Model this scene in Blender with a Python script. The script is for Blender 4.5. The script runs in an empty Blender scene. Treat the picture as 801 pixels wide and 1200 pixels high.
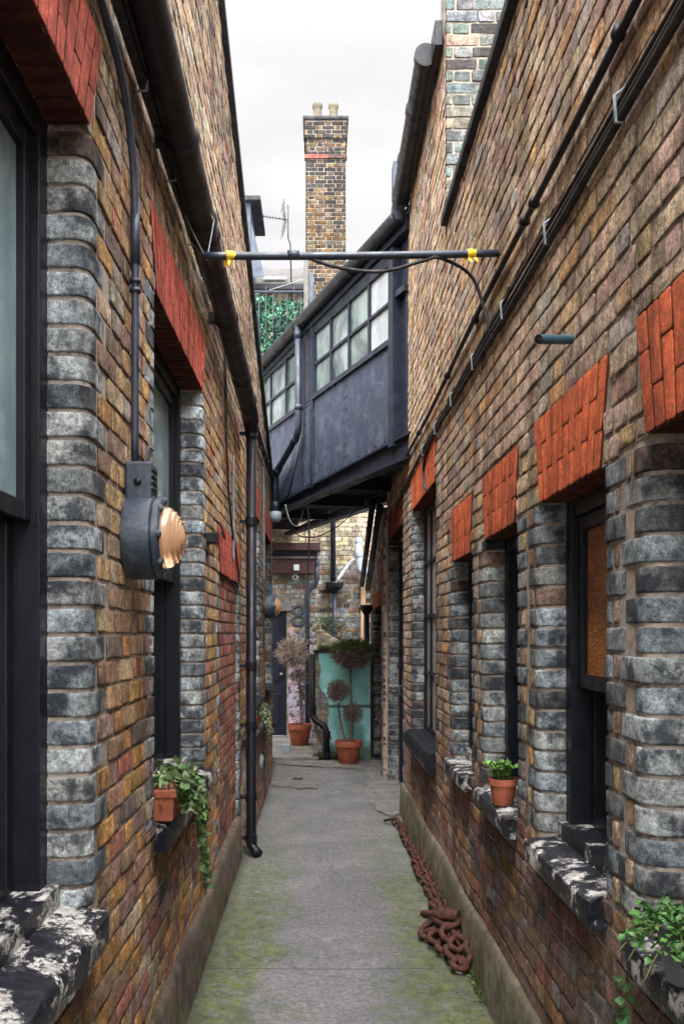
import bpy, bmesh, math, random
from mathutils import Vector, Matrix, noise
R = math.radians
rnd = random.Random(11)
sc = bpy.context.scene
C = sc.collection

# ------------------------------------------------------------------ mesh buffer
class Fr:
    """wall frame: u along the wall, v up, n out of the wall"""
    def __init__(s, O, U, V, N):
        s.O, s.U, s.V, s.N = Vector(O), Vector(U).normalized(), Vector(V).normalized(), Vector(N).normalized()
        s.flip = s.U.cross(s.V).dot(s.N) < 0
    def P(s, u, v, n): return s.O + s.U*u + s.V*v + s.N*n

W = Fr((0,0,0),(1,0,0),(0,0,1),(0,-1,0))

class MB:
    def __init__(s): s.v=[]; s.f=[]; s.c=[]; s.m=[]; s.col=(.5,.5,.5); s.mi=0
    def add(s, p, col=None): s.v.append(tuple(p)); s.c.append(col or s.col); return len(s.v)-1
    def face(s, ids, flip=False): s.f.append(tuple(reversed(ids)) if flip else tuple(ids)); s.m.append(s.mi)
    def poly(s, pts, flip=False): s.face([s.add(p) for p in pts], flip)
    def fbox(s, F, u0,u1,v0,v1,n0,n1):
        a=[s.add(F.P(u,v,n)) for n in (n0,n1) for v in (v0,v1) for u in (u0,u1)]
        for q in ((4,5,7,6),(1,0,2,3),(0,4,6,2),(5,1,3,7),(6,7,3,2),(0,1,5,4)): s.face([a[i] for i in q], F.flip)
    def box(s, x0,x1,y0,y1,z0,z1):
        a=[s.add((x,y,z)) for z in (z0,z1) for y in (y0,y1) for x in (x0,x1)]
        for q in ((4,5,7,6),(1,0,2,3),(0,1,5,4),(1,3,7,5),(3,2,6,7),(2,0,4,6)): s.face([a[i] for i in q])
    def tube(s, pts, r, seg=10, cap=True, closed=False):
        pts=[Vector(p) for p in pts]; n=len(pts)
        rr = r if isinstance(r,(list,tuple)) else [r]*n
        t0=(pts[1]-pts[0]).normalized()
        up=Vector((0,0,1)) if abs(t0.z)<.9 else Vector((1,0,0))
        nrm=t0.cross(up).normalized(); rings=[]
        for i,p in enumerate(pts):
            if closed: t=(pts[(i+1)%n]-pts[i-1]).normalized()
            else: t=(pts[min(i+1,n-1)]-pts[max(i-1,0)]).normalized()
            nrm=(nrm-t*nrm.dot(t)).normalized(); b=t.cross(nrm)
            rings.append([s.add(p+(nrm*math.cos(a)+b*math.sin(a))*rr[i]) for a in [2*math.pi*k/seg for k in range(seg)]])
        for i in range(n if closed else n-1):
            A,B=rings[i],rings[(i+1)%n]
            for k in range(seg): s.face((A[k],A[(k+1)%seg],B[(k+1)%seg],B[k]))
        if cap and not closed:
            s.face(list(reversed(rings[0]))); s.face(rings[-1])
    def cyl(s,p0,p1,r0,r1=None,seg=16): s.tube([p0,p1],[r0,r0 if r1 is None else r1],seg)
    def lathe(s, prof, c=(0,0,0), ax='z', seg=28):
        rings=[]
        for r,h in prof:
            ring=[]
            for k in range(seg):
                a=2*math.pi*k/seg; x,y=r*math.cos(a),r*math.sin(a)
                p=(x,y,h) if ax=='z' else (h,x,y)
                ring.append(s.add((c[0]+p[0],c[1]+p[1],c[2]+p[2])))
            rings.append(ring)
        for i in range(len(rings)-1):
            A,B=rings[i],rings[i+1]
            for k in range(seg): s.face((A[k],A[(k+1)%seg],B[(k+1)%seg],B[k]))
        s.face(list(reversed(rings[0]))); s.face(rings[-1])
    def ball(s, c, r, seg=12, rings=8):
        rx,ry,rz = r if isinstance(r,tuple) else (r,r,r); rows=[]
        for i in range(rings+1):
            t=math.pi*i/rings; t=min(max(t,.02),math.pi-.02)
            rows.append([s.add((c[0]+rx*math.sin(t)*math.cos(2*math.pi*k/seg),c[1]+ry*math.sin(t)*math.sin(2*math.pi*k/seg),c[2]+rz*math.cos(t))) for k in range(seg)])
        for i in range(rings):
            for k in range(seg): s.face((rows[i][k],rows[i+1][k],rows[i+1][(k+1)%seg],rows[i][(k+1)%seg]))
        s.face(rows[0]); s.face(list(reversed(rows[-1])))
    def leaf(s, p, d, side, L, Wd, col, fold=.25):
        d=d.normalized(); sd=(side-d*side.dot(d)).normalized(); up=sd.cross(d)
        a=s.add(p,col); m1=s.add(p+d*L*.45+sd*Wd*.5+up*Wd*fold,col); m2=s.add(p+d*L*.45-sd*Wd*.5+up*Wd*fold,col)
        k=s.add(p+d*L*.5,col); b=s.add(p+d*L,col)
        s.face((a,m1,k)); s.face((a,k,m2)); s.face((k,m1,b)); s.face((m2,k,b))
    def build(s, name, mats, parent=None, smooth=True, bevel=0, label=None, loc=None, angle=None):
        me=bpy.data.meshes.new(name); me.from_pydata(s.v,[],s.f)
        if not isinstance(mats,(list,tuple)): mats=[mats]
        for m in mats: me.materials.append(m)
        if len(mats)>1: me.polygons.foreach_set('material_index', s.m)
        at=me.color_attributes.new('Col','FLOAT_COLOR','POINT')
        flat=[]
        for c in s.c: flat += [c[0],c[1],c[2],1.0]
        at.data.foreach_set('color', flat)
        if smooth: me.polygons.foreach_set('use_smooth',[True]*len(me.polygons))
        if angle: me.set_sharp_from_angle(angle=R(angle))
        me.update()
        o=bpy.data.objects.new(name,me); C.objects.link(o)
        if bevel:
            b=o.modifiers.new('Bevel','BEVEL'); b.width=bevel; b.segments=2; b.limit_method='ANGLE'; b.angle_limit=R(35)
            b.harden_normals=False
        if parent is not None:
            o.parent=parent
            if parent.get('worldframe'): o.location=-Vector(parent['worldframe'])
        if loc is not None: o.location=loc
        if label: o['label']=label
        return o

def build_each(mb, name, mat, parent=None, **k):
    """every loose piece of the buffer becomes an object of its own"""
    root=list(range(len(mb.v)))
    def f(i):
        while root[i]!=i: root[i]=root[root[i]]; i=root[i]
        return i
    for q in mb.f:
        for i in q[1:]: root[f(i)]=f(q[0])
    groups={}
    for q in mb.f: groups.setdefault(f(q[0]),[]).append(q)
    out=[]
    for qs in groups.values():
        m_=MB(); ix={}
        for q in qs:
            for i in q:
                if i not in ix: ix[i]=m_.add(mb.v[i],mb.c[i])
            m_.face([ix[i] for i in q])
        out.append(m_.build(name,mat,parent,**k))
    return out
def tag(o,label=None,cat=None,group=None,kind=None):
    if label: o['label']=label
    if cat: o['category']=cat
    if group: o['group']=group
    if kind: o['kind']=kind
    return o
def thing(name, loc, label, cat, group=None, world=True):
    o=bpy.data.objects.new(name,None); o.empty_display_size=.1; C.objects.link(o); o.location=loc
    if world: o['worldframe']=list(loc)
    return tag(o,label,cat,group)
def dup(root, loc, label=None, rotz=None):
    r=root.copy(); C.objects.link(r); r.location=loc
    if rotz is not None: r.rotation_euler=(0,0,rotz)
    if label: r['label']=label
    for ch in root.children:
        c=ch.copy(); C.objects.link(c); c.parent=r
        for g in ch.children:
            d=g.copy(); C.objects.link(d); d.parent=c
    return r

# ------------------------------------------------------------------ materials
class NT:
    def __init__(s,name):
        s.mat=bpy.data.materials.new(name); s.mat.use_nodes=True; s.t=s.mat.node_tree
        s.b=s.t.nodes['Principled BSDF']; s.tc=s.t.nodes.new('ShaderNodeTexCoord')
    def n(s,typ,**k):
        x=s.t.nodes.new(typ)
        for a,v in k.items(): setattr(x,a,v)
        return x
    def l(s,a,b): s.t.links.new(a,b)
    def noise(s,scale,detail=5,rough=.6,dist=0,vec=None,stretch=None):
        x=s.n('ShaderNodeTexNoise'); x.inputs['Scale'].default_value=scale; x.inputs['Detail'].default_value=detail
        x.inputs['Roughness'].default_value=rough; x.inputs['Distortion'].default_value=dist
        v=vec or s.tc.outputs['Object']
        if stretch:
            m=s.n('ShaderNodeMapping'); m.inputs['Scale'].default_value=stretch; s.l(v,m.inputs['Vector']); v=m.outputs['Vector']
        s.l(v,x.inputs['Vector']); return x.outputs['Fac']
    def ramp(s,fac,a,b,va=0.,vb=1.):
        x=s.n('ShaderNodeMapRange'); x.interpolation_type='SMOOTHSTEP'
        for i,v in zip(('From Min','From Max','To Min','To Max'),(a,b,va,vb)): x.inputs[i].default_value=v
        s.l(fac,x.inputs['Value']); return x.outputs['Result']
    def math(s,op,a,b=None):
        x=s.n('ShaderNodeMath',operation=op)
        for i,v in enumerate((a,b)):
            if v is None: continue
            if isinstance(v,(int,float)): x.inputs[i].default_value=v
            else: s.l(v,x.inputs[i])
        return x.outputs[0]
    def mix(s,fac,a,b,blend='MIX'):
        x=s.n('ShaderNodeMix',data_type='RGBA',blend_type=blend)
        for i,v in ((0,fac),(6,a),(7,b)):
            if isinstance(v,(int,float)): x.inputs[i].default_value=v
            elif isinstance(v,tuple): x.inputs[i].default_value=(v[0],v[1],v[2],1)
            else: s.l(v,x.inputs[i])
        return x.outputs[2]
    def scale(s,col,fac):
        x=s.n('ShaderNodeVectorMath',operation='SCALE'); s.l(col,x.inputs[0])
        if isinstance(fac,(int,float)): x.inputs['Scale'].default_value=fac
        else: s.l(fac,x.inputs['Scale'])
        return x.outputs[0]
    def attr(s):
        x=s.n('ShaderNodeAttribute',attribute_name='Col'); return x.outputs['Color']
    def bump(s,h,dist=.01,strength=.5,prev=None):
        x=s.n('ShaderNodeBump'); x.inputs['Distance'].default_value=dist; x.inputs['Strength'].default_value=strength
        s.l(h,x.inputs['Height'])
        if prev is not None: s.l(prev,x.inputs['Normal'])
        return x.outputs['Normal']
    def xyz(s):
        x=s.n('ShaderNodeSeparateXYZ'); s.l(s.tc.outputs['Object'],x.inputs[0]); return x.outputs
    def out(s,col=None,rough=None,normal=None,metal=None,spec=None):
        for k,v in (('Base Color',col),('Roughness',rough),('Normal',normal),('Metallic',metal),('Specular IOR Level',spec)):
            if v is None: continue
            if isinstance(v,(int,float)): s.b.inputs[k].default_value=v
            elif isinstance(v,tuple): s.b.inputs[k].default_value=(v[0],v[1],v[2],1)
            else: s.l(v,s.b.inputs[k])
        return s.mat

def brick_mat(name, soot=.5, soot_scale=3.2, lo=.52, hi=.74, sootcol=(.022,.021,.023), pale=.25, bump=.8, contrast=1.,w2=.8,dist=.6):
    t=NT(name); col=t.attr()
    blot=t.ramp(t.noise(15,8,.74,.5),.30,.70,1-.55*contrast,1+.45*contrast)
    col=t.scale(col,blot)
    col=t.scale(col,t.ramp(t.noise(75,5,.75),.32,.66,1-.45*contrast,1+.35*contrast))   # sandy grain
    sp=t.ramp(t.noise(120,4,.7),.54,.66)                                  # dark pits
    col=t.mix(t.math('MULTIPLY',sp,.7*contrast),col,(.022,.018,.017))
    cr=t.ramp(t.noise(34,8,.8,1.2),.60,.68)                               # dark scabs
    col=t.mix(t.math('MULTIPLY',cr,.6*contrast),col,(.035,.028,.026))
    ef=t.ramp(t.noise(23,8,.76,.9),.58,.72)                               # lime bloom
    col=t.mix(t.math('MULTIPLY',ef,pale),col,(.48,.45,.42))
    st=t.ramp(t.noise(soot_scale,9,.70,dist),lo,hi)
    st2=t.ramp(t.noise(soot_scale*5,8,.74,dist),.50,.62)
    m=t.math('MULTIPLY',t.math('MAXIMUM',st,t.math('MULTIPLY',st2,w2)),soot)
    col=t.mix(m,col,sootcol)
    run=t.ramp(t.noise(5.5,6,.65,.2,stretch=(1,1,.14)),.40,.70); col=t.scale(col,t.ramp(run,0,1,1.16,.58))
    nb=t.bump(t.noise(42,9,.76,.4),.026,bump); nb=t.bump(t.noise(190,5,.65),.006,.7,nb)
    return t.out(col,t.ramp(t.noise(12,3),.3,.7,.72,.95),nb,spec=.3)
M={}
M['brick']=brick_mat('stock_brick',.36)
M['jamb']=brick_mat('bullnose_brick',.90,8.0,.43,.60,(.013,.018,.028),.16,.6,.8,w2=.6,dist=.15)
M['red']=brick_mat('red_rubbing_brick',.36,5,.48,.74,(.06,.016,.012),.12,.7,.62)
M['far']=brick_mat('far_brick',.5,1.6,.5,.75)

def mortar_mat(name,c,dark=(.05,.045,.04)):
    t=NT(name); k=t.ramp(t.noise(6,8,.75),.42,.70)
    col=t.mix(k,c,dark); col=t.mix(t.ramp(t.noise(70,4,.7),.45,.7,0,.5),col,(c[0]*1.4,c[1]*1.4,c[2]*1.4))
    nb=t.bump(t.noise(60,6,.75),.012,.8)
    return t.out(col,.95,nb,spec=.2)
M['mortar']=mortar_mat('mortar',(.385,.325,.27),(.055,.047,.042))
M['mortar_dark']=mortar_mat('mortar_red',(.07,.022,.014),(.02,.010,.008))
M['mortar_far']=mortar_mat('mortar_far',(.30,.27,.22))

def paint(name,c,rough=.38,wear=.25,wearcol=None,bscale=30,bstr=.25,spec=.5,metal=0.):
    t=NT(name); wearcol=wearcol or tuple(min(1,x*2.6+.02) for x in c)
    k=t.ramp(t.noise(6,9,.72,.6),.45,.75,0,wear); col=t.mix(k,c,wearcol)
    k2=t.ramp(t.noise(60,5,.7),.58,.75,0,wear); col=t.mix(k2,col,wearcol)
    nb=t.bump(t.noise(bscale,6,.65),.006,bstr)
    return t.out(col,t.ramp(t.noise(9,5,.7),.3,.7,rough*.75,min(1,rough*1.5)),nb,metal,spec)
M['black']=paint('black_gloss_paint',(.006,.007,.012),.36,.25,(.026,.032,.046),spec=.28)
M['iron']=paint('black_iron_pipe',(.008,.008,.013),.4,.3,(.030,.028,.038),18,.15,.3)
M['pipeblue']=paint('dark_blue_pipe',(.018,.026,.045),.4,.4,(.07,.10,.14),18,.15)
M['lampgrey']=paint('lamp_grey_paint',(.028,.040,.060),.45,.7,(.13,.15,.175),40,.5,.4)
M['panel']=paint('walkway_panel_paint',(.034,.046,.076),.5,.9,(.095,.12,.165),5,.25,.35)
M['panelframe']=paint('walkway_frame_paint',(.012,.017,.030),.45,.5,(.045,.06,.09),20,.2,.35)
M['cable']=paint('black_cable',(.012,.011,.013),.6,.4,(.06,.055,.05),60,.4)
M['greycable']=paint('grey_cable',(.20,.23,.25),.6,.3,(.32,.34,.35))
M['whitepipe']=paint('white_plastic_pipe',(.62,.65,.68),.4,.3,(.4,.42,.42))
M['greyflue']=paint('grey_flue_pipe',(.30,.36,.41),.4,.3,(.5,.54,.56))
M['yellow']=paint('yellow_tape',(.85,.55,.02),.45,.2,(.6,.35,.02))
M['brownboard']=paint('brown_fascia_paint',(.055,.022,.02),.6,.5,(.12,.07,.06))
M['lead']=paint('lead_sheet',(.045,.062,.09),.6,.5,(.14,.17,.2))
M['bluedoor']=paint('navy_door_paint',(.007,.010,.020),.4,.3,(.02,.03,.05),spec=.3)
M['timber']=paint('weathered_timber',(.11,.105,.095),.8,.6,(.10,.09,.08))
M['warmlitwood']=paint('warm_lit_timber',(.50,.33,.19),.8,.5,(.42,.36,.28))  # pale timber strip; warm light put into its orange colour
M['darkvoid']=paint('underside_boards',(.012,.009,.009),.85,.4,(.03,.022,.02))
M['steel']=paint('galvanised_steel',(.15,.17,.19),.42,.6,(.26,.28,.29),30,.2,.5,.5)
M['stone']=paint('statue_stone',(.56,.50,.35),.9,.8,(.20,.18,.12),60,.9)
M['soil']=paint('soil',(.03,.022,.016),.95,.5,(.07,.05,.04),80,1.)
M['aluminium']=paint('aerial_metal',(.05,.052,.06),.5,.4,(.03,.03,.03),30,.1,.3,.0)

def mk_rust():
    t=NT('rusty_iron'); a=t.noise(28,8,.72)
    col=t.mix(t.ramp(a,.32,.68),(.022,.011,.010),(.105,.040,.028)); col=t.mix(t.ramp(t.noise(9,4),.5,.75,0,.6),col,(.075,.035,.035))
    return t.out(col,.85,t.bump(t.noise(130,6,.7),.004,.7),spec=.3)
M['rust']=mk_rust()
def mk_terra():
    t=NT('terracotta'); col=t.mix(t.ramp(t.noise(9,7,.7),.35,.7),(.36,.105,.055),(.20,.06,.035)); col=t.mix(t.ramp(t.noise(6,8,.75,.4),.52,.7,0,.7),col,(.10,.065,.045))
    col=t.mix(t.ramp(t.noise(14,7,.75,.5),.6,.78,0,.6),col,(.50,.40,.34))
    return t.out(col,.85,t.bump(t.noise(70,5),.003,.4),spec=.25)
M['terra']=mk_terra()
def mk_concrete(name,c,moss=.0,c2=None):
    t=NT(name); c2=c2 or tuple(x*.55 for x in c)
    col=t.mix(t.ramp(t.noise(6,9,.72),.32,.7),c,c2); col=t.mix(t.ramp(t.noise(80,4,.75),.48,.7,0,.6),col,tuple(x*.4 for x in c))
    col=t.mix(t.ramp(t.noise(21,8,.78,.3),.50,.66,0,.7),col,tuple(x*.32 for x in c)); col=t.mix(t.ramp(t.noise(15,8,.8,.5),.60,.70,0,.5),col,tuple(min(.6,x*1.5) for x in c))
    if moss:
        z=t.xyz()[2]
        k=t.math('MULTIPLY',t.ramp(t.noise(5,8,.7,.3),.42,.62),t.ramp(z,.05,.4,1.,.25)); k=t.math('MULTIPLY',k,moss)
        col=t.mix(k,col,(.085,.105,.028))
    return t.out(col,.92,t.bump(t.noise(90,6,.75),.008,.7,t.bump(t.noise(24,9,.78),.03,.9)),spec=.2)
M['plinth_right']=mk_concrete('plinth_concrete_right',(.36,.31,.24),.85,(.14,.12,.09))
M['plinth_left']=mk_concrete('plinth_concrete_left',(.27,.20,.165),.6,(.06,.048,.042))
M['slab']=mk_concrete('courtyard_concrete',(.31,.295,.27),.0,(.16,.155,.15))
M['stonecap']=mk_concrete('stone_coping',(.09,.095,.11),.0,(.03,.03,.035))
def mk_path():
    t=NT('path_asphalt'); x=t.xyz()
    a=t.noise(3.0,10,.75,.3); g=t.noise(230,3,.85); g2=t.noise(90,5,.8)
    col=t.mix(t.ramp(a,.3,.72),(.165,.165,.172),(.255,.25,.25))
    col=t.mix(t.ramp(t.noise(1.3,5,.65,.6),.40,.64,0,.55),col,(.115,.117,.128))
    col=t.mix(t.ramp(g2,.50,.68,0,.7),col,(.055,.055,.06)); col=t.mix(t.ramp(g,.54,.68,0,.8),col,(.36,.36,.37))
    col=t.scale(col,t.ramp(t.noise(38,7,.8),.33,.67,.62,1.3))
    # moss gathers toward the two plinths, in patches
    ex=t.math('ABSOLUTE',t.math('SUBTRACT',x[0],.10))
    edge=t.ramp(t.math('ADD',ex,t.math('MULTIPLY',t.math('SUBTRACT',t.noise(1.9,6,.7),.5),1.0)),.18,.42)
    near=t.ramp(x[1],9.0,4.6,.15,1.)
    mk=t.math('MULTIPLY',t.math('MULTIPLY',edge,near),t.ramp(t.noise(13,9,.8,.3),.36,.56))
    gc=t.mix(t.ramp(t.noise(11,7,.75),.35,.68),(.055,.080,.028),(.165,.195,.040))
    col=t.mix(t.math('MULTIPLY',mk,.9),col,gc)
    vo=t.n('ShaderNodeTexVoronoi',feature='DISTANCE_TO_EDGE'); vo.inputs['Scale'].default_value=.85
    va=t.n('ShaderNodeVectorMath',operation='ADD'); nn_=t.n('ShaderNodeTexNoise'); nn_.inputs['Scale'].default_value=4; nn_.inputs['Detail'].default_value=6; t.l(t.tc.outputs['Object'],nn_.inputs['Vector'])
    t.l(t.tc.outputs['Object'],va.inputs[0]); t.l(t.scale(nn_.outputs['Color'],.35),va.inputs[1]); t.l(va.outputs[0],vo.inputs['Vector'])
    ck=t.math('MULTIPLY',t.ramp(vo.outputs['Distance'],.002,.007,.38,0),t.ramp(t.noise(1.4,3),.48,.56)); col=t.mix(ck,col,(.045,.045,.042))
    wet=t.ramp(t.noise(.9,6,.7,.5),.55,.66,0,.22); col=t.mix(wet,col,(.09,.09,.10))
    pale=t.ramp(t.noise(1.6,9,.78,.9),.57,.68,0,.5); col=t.mix(pale,col,(.34,.335,.31))
    fl=t.ramp(t.noise(31,3,.5),.72,.75,0,.8); col=t.mix(fl,col,(.5,.5,.47))
    yy=t.math('ADD',x[1],t.math('MULTIPLY',t.noise(3,4),.05))           # transverse joint
    jd=t.math('ABSOLUTE',t.math('SUBTRACT',yy,4.68)); j=t.ramp(jd,.0,.010,.75,0.)
    col=t.mix(j,col,(.05,.05,.045))
    edge_dark=t.ramp(ex,.60,.70,0,.75); col=t.mix(edge_dark,col,(.045,.045,.03))  # darker along both path edges, beside the plinths
    nb=t.bump(g2,.010,.9); nb=t.bump(g,.004,.7,nb); nb=t.bump(a,.03,.4,nb)
    return t.out(col,t.ramp(a,.3,.7,.7,.92),nb,spec=.35)
M['path']=mk_path()
def mk_sill(name,amount,seedstretch=(1,1,1)):
    t=NT(name); a=t.noise(17,13,.82,.2,stretch=seedstretch); big=t.noise(5,4,.6)
    s=t.math('ADD',a,t.math('MULTIPLY',t.math('SUBTRACT',big,.5),.55))
    k=t.ramp(s,amount,amount+.02); k1=t.ramp(s,amount-.035,amount-.01)
    col=t.mix(k,t.mix(t.ramp(t.noise(30,5),.4,.7),(.006,.007,.012),(.018,.021,.032)),t.mix(t.ramp(t.noise(22,7,.75),.40,.70),(.52,.51,.485),(.20,.19,.175)))
    col=t.mix(t.math('MULTIPLY',t.math('SUBTRACT',k1,k),.55),col,(.07,.068,.066)); col=t.mix(t.ramp(t.noise(7,7,.75),.5,.75,0,.5),col,(.03,.028,.027))
    nb=t.bump(k,.003,-.5); nb=t.bump(t.noise(50,6,.7),.006,.4,nb)
    return t.out(col,t.ramp(k,0,1,.42,.8),nb,spec=.3)
M['sill_left']=mk_sill('peeling_sill_paint_left',.515,(1,.6,1))
M['sill_right']=mk_sill('peeling_sill_paint_right',.56); M['sill_worn']=mk_sill('peeling_sill_paint_worn',.505)
M['sill_black']=mk_sill('peeling_sill_paint_far',.75)
def mk_glass(name,c,c2,rough=.12,sc_=3,stretch=(1,1,.4),spec=.6):
    t=NT(name); k=t.ramp(t.noise(sc_,6,.65,.4,stretch=stretch),.35,.7)
    return t.out(t.mix(k,c,c2),rough,t.bump(t.noise(2.2,2),.02,.06),spec=spec)
M['pane_pale']=mk_glass('pale_window_glass',(.15,.23,.26),(.30,.39,.42),spec=.4)
M['pane_dark']=mk_glass('dark_window_glass',(.006,.008,.010),(.015,.018,.02))
M['pane_walk']=mk_glass('walkway_glass',(.03,.055,.055),(.27,.34,.32),.06,1.7,(1,1,.7),spec=.5)  # dark and pale patches paint reflections into the glass colour
M['pane_sky']=mk_glass('walkway_glass_painted_sky',(.28,.31,.33),(.52,.54,.54),.08,3)  # pale base colour paints in a sky reflection
M['pane_blind']=mk_glass('window_glass_with_blind',(.34,.30,.27),(.46,.41,.37),.25,2)
def mk_orange_glass():
    t=NT('orange_textured_glass'); v=t.n('ShaderNodeTexVoronoi'); v.inputs['Scale'].default_value=95; t.l(t.tc.outputs['Object'],v.inputs['Vector'])
    k=t.ramp(t.noise(5,5),.35,.7)
    return t.out(t.mix(k,(.50,.20,.05),(.30,.13,.05)),.25,t.bump(v.outputs['Distance'],.006,1.),spec=.6)
M['pane_orange']=mk_orange_glass()
def mk_lens():
    t=NT('clear_lens_glass'); t.b.inputs['Transmission Weight'].default_value=.68; t.b.inputs['IOR'].default_value=1.45
    return t.out((.93,.60,.36),.09,None,spec=.5)
M['lens']=mk_lens(); M['reflector']=paint('amber_reflector',(.70,.20,.03),.35,.3,(.75,.38,.14))
def mk_attr(name,rough=.55,var=.35,spec=.3,trans=0.):
    t=NT(name); col=t.scale(t.attr(),t.ramp(t.noise(24,3),.3,.7,1-var,1+var))
    if trans: t.b.inputs['Transmission Weight'].default_value=0
    return t.out(col,rough,spec=spec)
M['leaf']=mk_attr('leaves')
M['twig']=mk_attr('twigs',.9)
def mk_slate():
    t=NT('roof_slates'); b=t.n('ShaderNodeTexBrick'); b.inputs['Scale'].default_value=1; b.inputs['Brick Width'].default_value=.3; b.inputs['Row Height'].default_value=.2
    b.inputs['Mortar Size'].default_value=.012
    b.inputs['Color1'].default_value=(.03,.03,.033,1); b.inputs['Color2'].default_value=(.055,.053,.05,1); b.inputs['Mortar'].default_value=(.015,.015,.015,1)
    t.l(t.tc.outputs['Object'],b.inputs['Vector'])
    col=t.mix(t.ramp(t.noise(3,6,.7),.4,.7,0,.6),b.outputs['Color'],(.12,.11,.09))
    return t.out(col,.7,t.bump(b.outputs['Fac'],.02,-.8))
M['slate']=mk_slate()
def mk_teal():
    t=NT('teal_render'); x=t.xyz()
    a=t.noise(5,8,.72,.5); col=t.mix(t.ramp(a,.3,.7),(.22,.66,.63),(.46,.82,.78))
    col=t.mix(t.ramp(t.noise(11,8,.75,.6),.55,.70,0,.8),col,(.06,.26,.25)); col=t.mix(t.ramp(t.noise(24,7,.7),.6,.75,0,.6),col,(.34,.55,.48))
    crk=t.ramp(t.math('ABSOLUTE',t.math('SUBTRACT',t.math('ADD',x[2],t.math('MULTIPLY',t.noise(5,4),.06)),.745)),.008,.03,.85,0); col=t.mix(crk,col,(.02,.06,.06))
    col=t.mix(t.ramp(x[2],1.2,1.44,0,.35),col,(.10,.36,.34))
    bot=t.ramp(t.math('ADD',x[2],t.math('MULTIPLY',t.noise(7,5),.3)),.28,.44,1,0); col=t.mix(t.math('MULTIPLY',bot,.85),col,(.05,.06,.025))
    return t.out(col,.8,t.bump(a,.02,.6))
M['teal']=mk_teal()
def mk_mural():
    t=NT('graffiti_paint'); a=t.noise(9,6,.7,1.2)
    col=t.mix(t.ramp(t.noise(2.5,3),.42,.58),(.46,.29,.36),(.36,.34,.42))
    col=t.mix(t.ramp(a,.50,.55),col,(.025,.03,.05)); col=t.mix(t.ramp(t.noise(14,5,.7,1.),.57,.61),col,(.60,.60,.62))
    col=t.mix(t.ramp(t.noise(4,4,.6,.5),.58,.62,0,.8),col,(.06,.10,.20))
    return t.out(col,.7,t.bump(t.noise(20,5),.01,.5))
M['mural']=mk_mural()
M['graffito']=paint('sprayed_dark_paint',(.06,.075,.09),.8,.9,(.24,.25,.25))

# ------------------------------------------------------------------ brick laying
def jit(a): return rnd.uniform(-a,a)
def brick_quad(mb,F,q,col,depth=.03,ins=.006,j=.0022,bulge=.0003,ro=1.,rimk=.5):
    """one brick; q = four (u,v) corners anticlockwise"""
    cu=sum(p[0] for p in q)/4; cv=sum(p[1] for p in q)/4
    off=rnd.uniform(-.0035,.003)*ro; tu,tv=jit(.018)*ro,jit(.03)*ro; rim=[]
    for i in range(4):
        a,b=q[i],q[(i+1)%4]; L=math.hypot(b[0]-a[0],b[1]-a[1]); c=min(.007,L*.2)/max(L,1e-4)
        m=max(1,int(round(L/.07)))
        for k in range(m+1):
            t=c+(1-2*c)*k/m
            rim.append((a[0]+(b[0]-a[0])*t+jit(j),a[1]+(b[1]-a[1])*t+jit(j)))
    n=len(rim); shade=lambda: (lambda k_: tuple(x*k_ for x in col))(rnd.uniform(.86,1.14))
    rg=[]; dim=lambda c_,k_: tuple(x*k_ for x in c_)
    for lev,(sc_,nn) in enumerate(((0,-depth),(0,-.004),(ins*.4,-.0008),(ins*.9,.0),(ins*2.4,.0003))):
        ring=[]
        for (u,v) in rim:
            du,dv=cu-u,cv-v; d=math.hypot(du,dv) or 1
            uu,vv=u+du/d*sc_,v+dv/d*sc_
            h=nn+off+(0 if lev==0 else (u-cu)*tu+(v-cv)*tv)+(jit(.0011)*ro if lev else 0)
            ring.append(mb.add(F.P(uu,vv,h),dim(shade(),rimk if lev<2 else ((rimk+1)/2 if lev==2 else 1))))
        rg.append(ring)
    for A,B in zip(rg,rg[1:]):
        for k in range(n): mb.face((A[k],A[(k+1)%n],B[(k+1)%n],B[k]),F.flip)
    ctr=mb.add(F.P(cu,cv,off+bulge),col)
    B=rg[-1]
    for k in range(n): mb.face((B[k],B[(k+1)%n],ctr),F.flip)
def brick(mb,F,u0,u1,v0,v1,col,depth=.03): brick_quad(mb,F,((u0,v0),(u1,v0),(u1,v1),(u0,v1)),col,depth)

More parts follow.
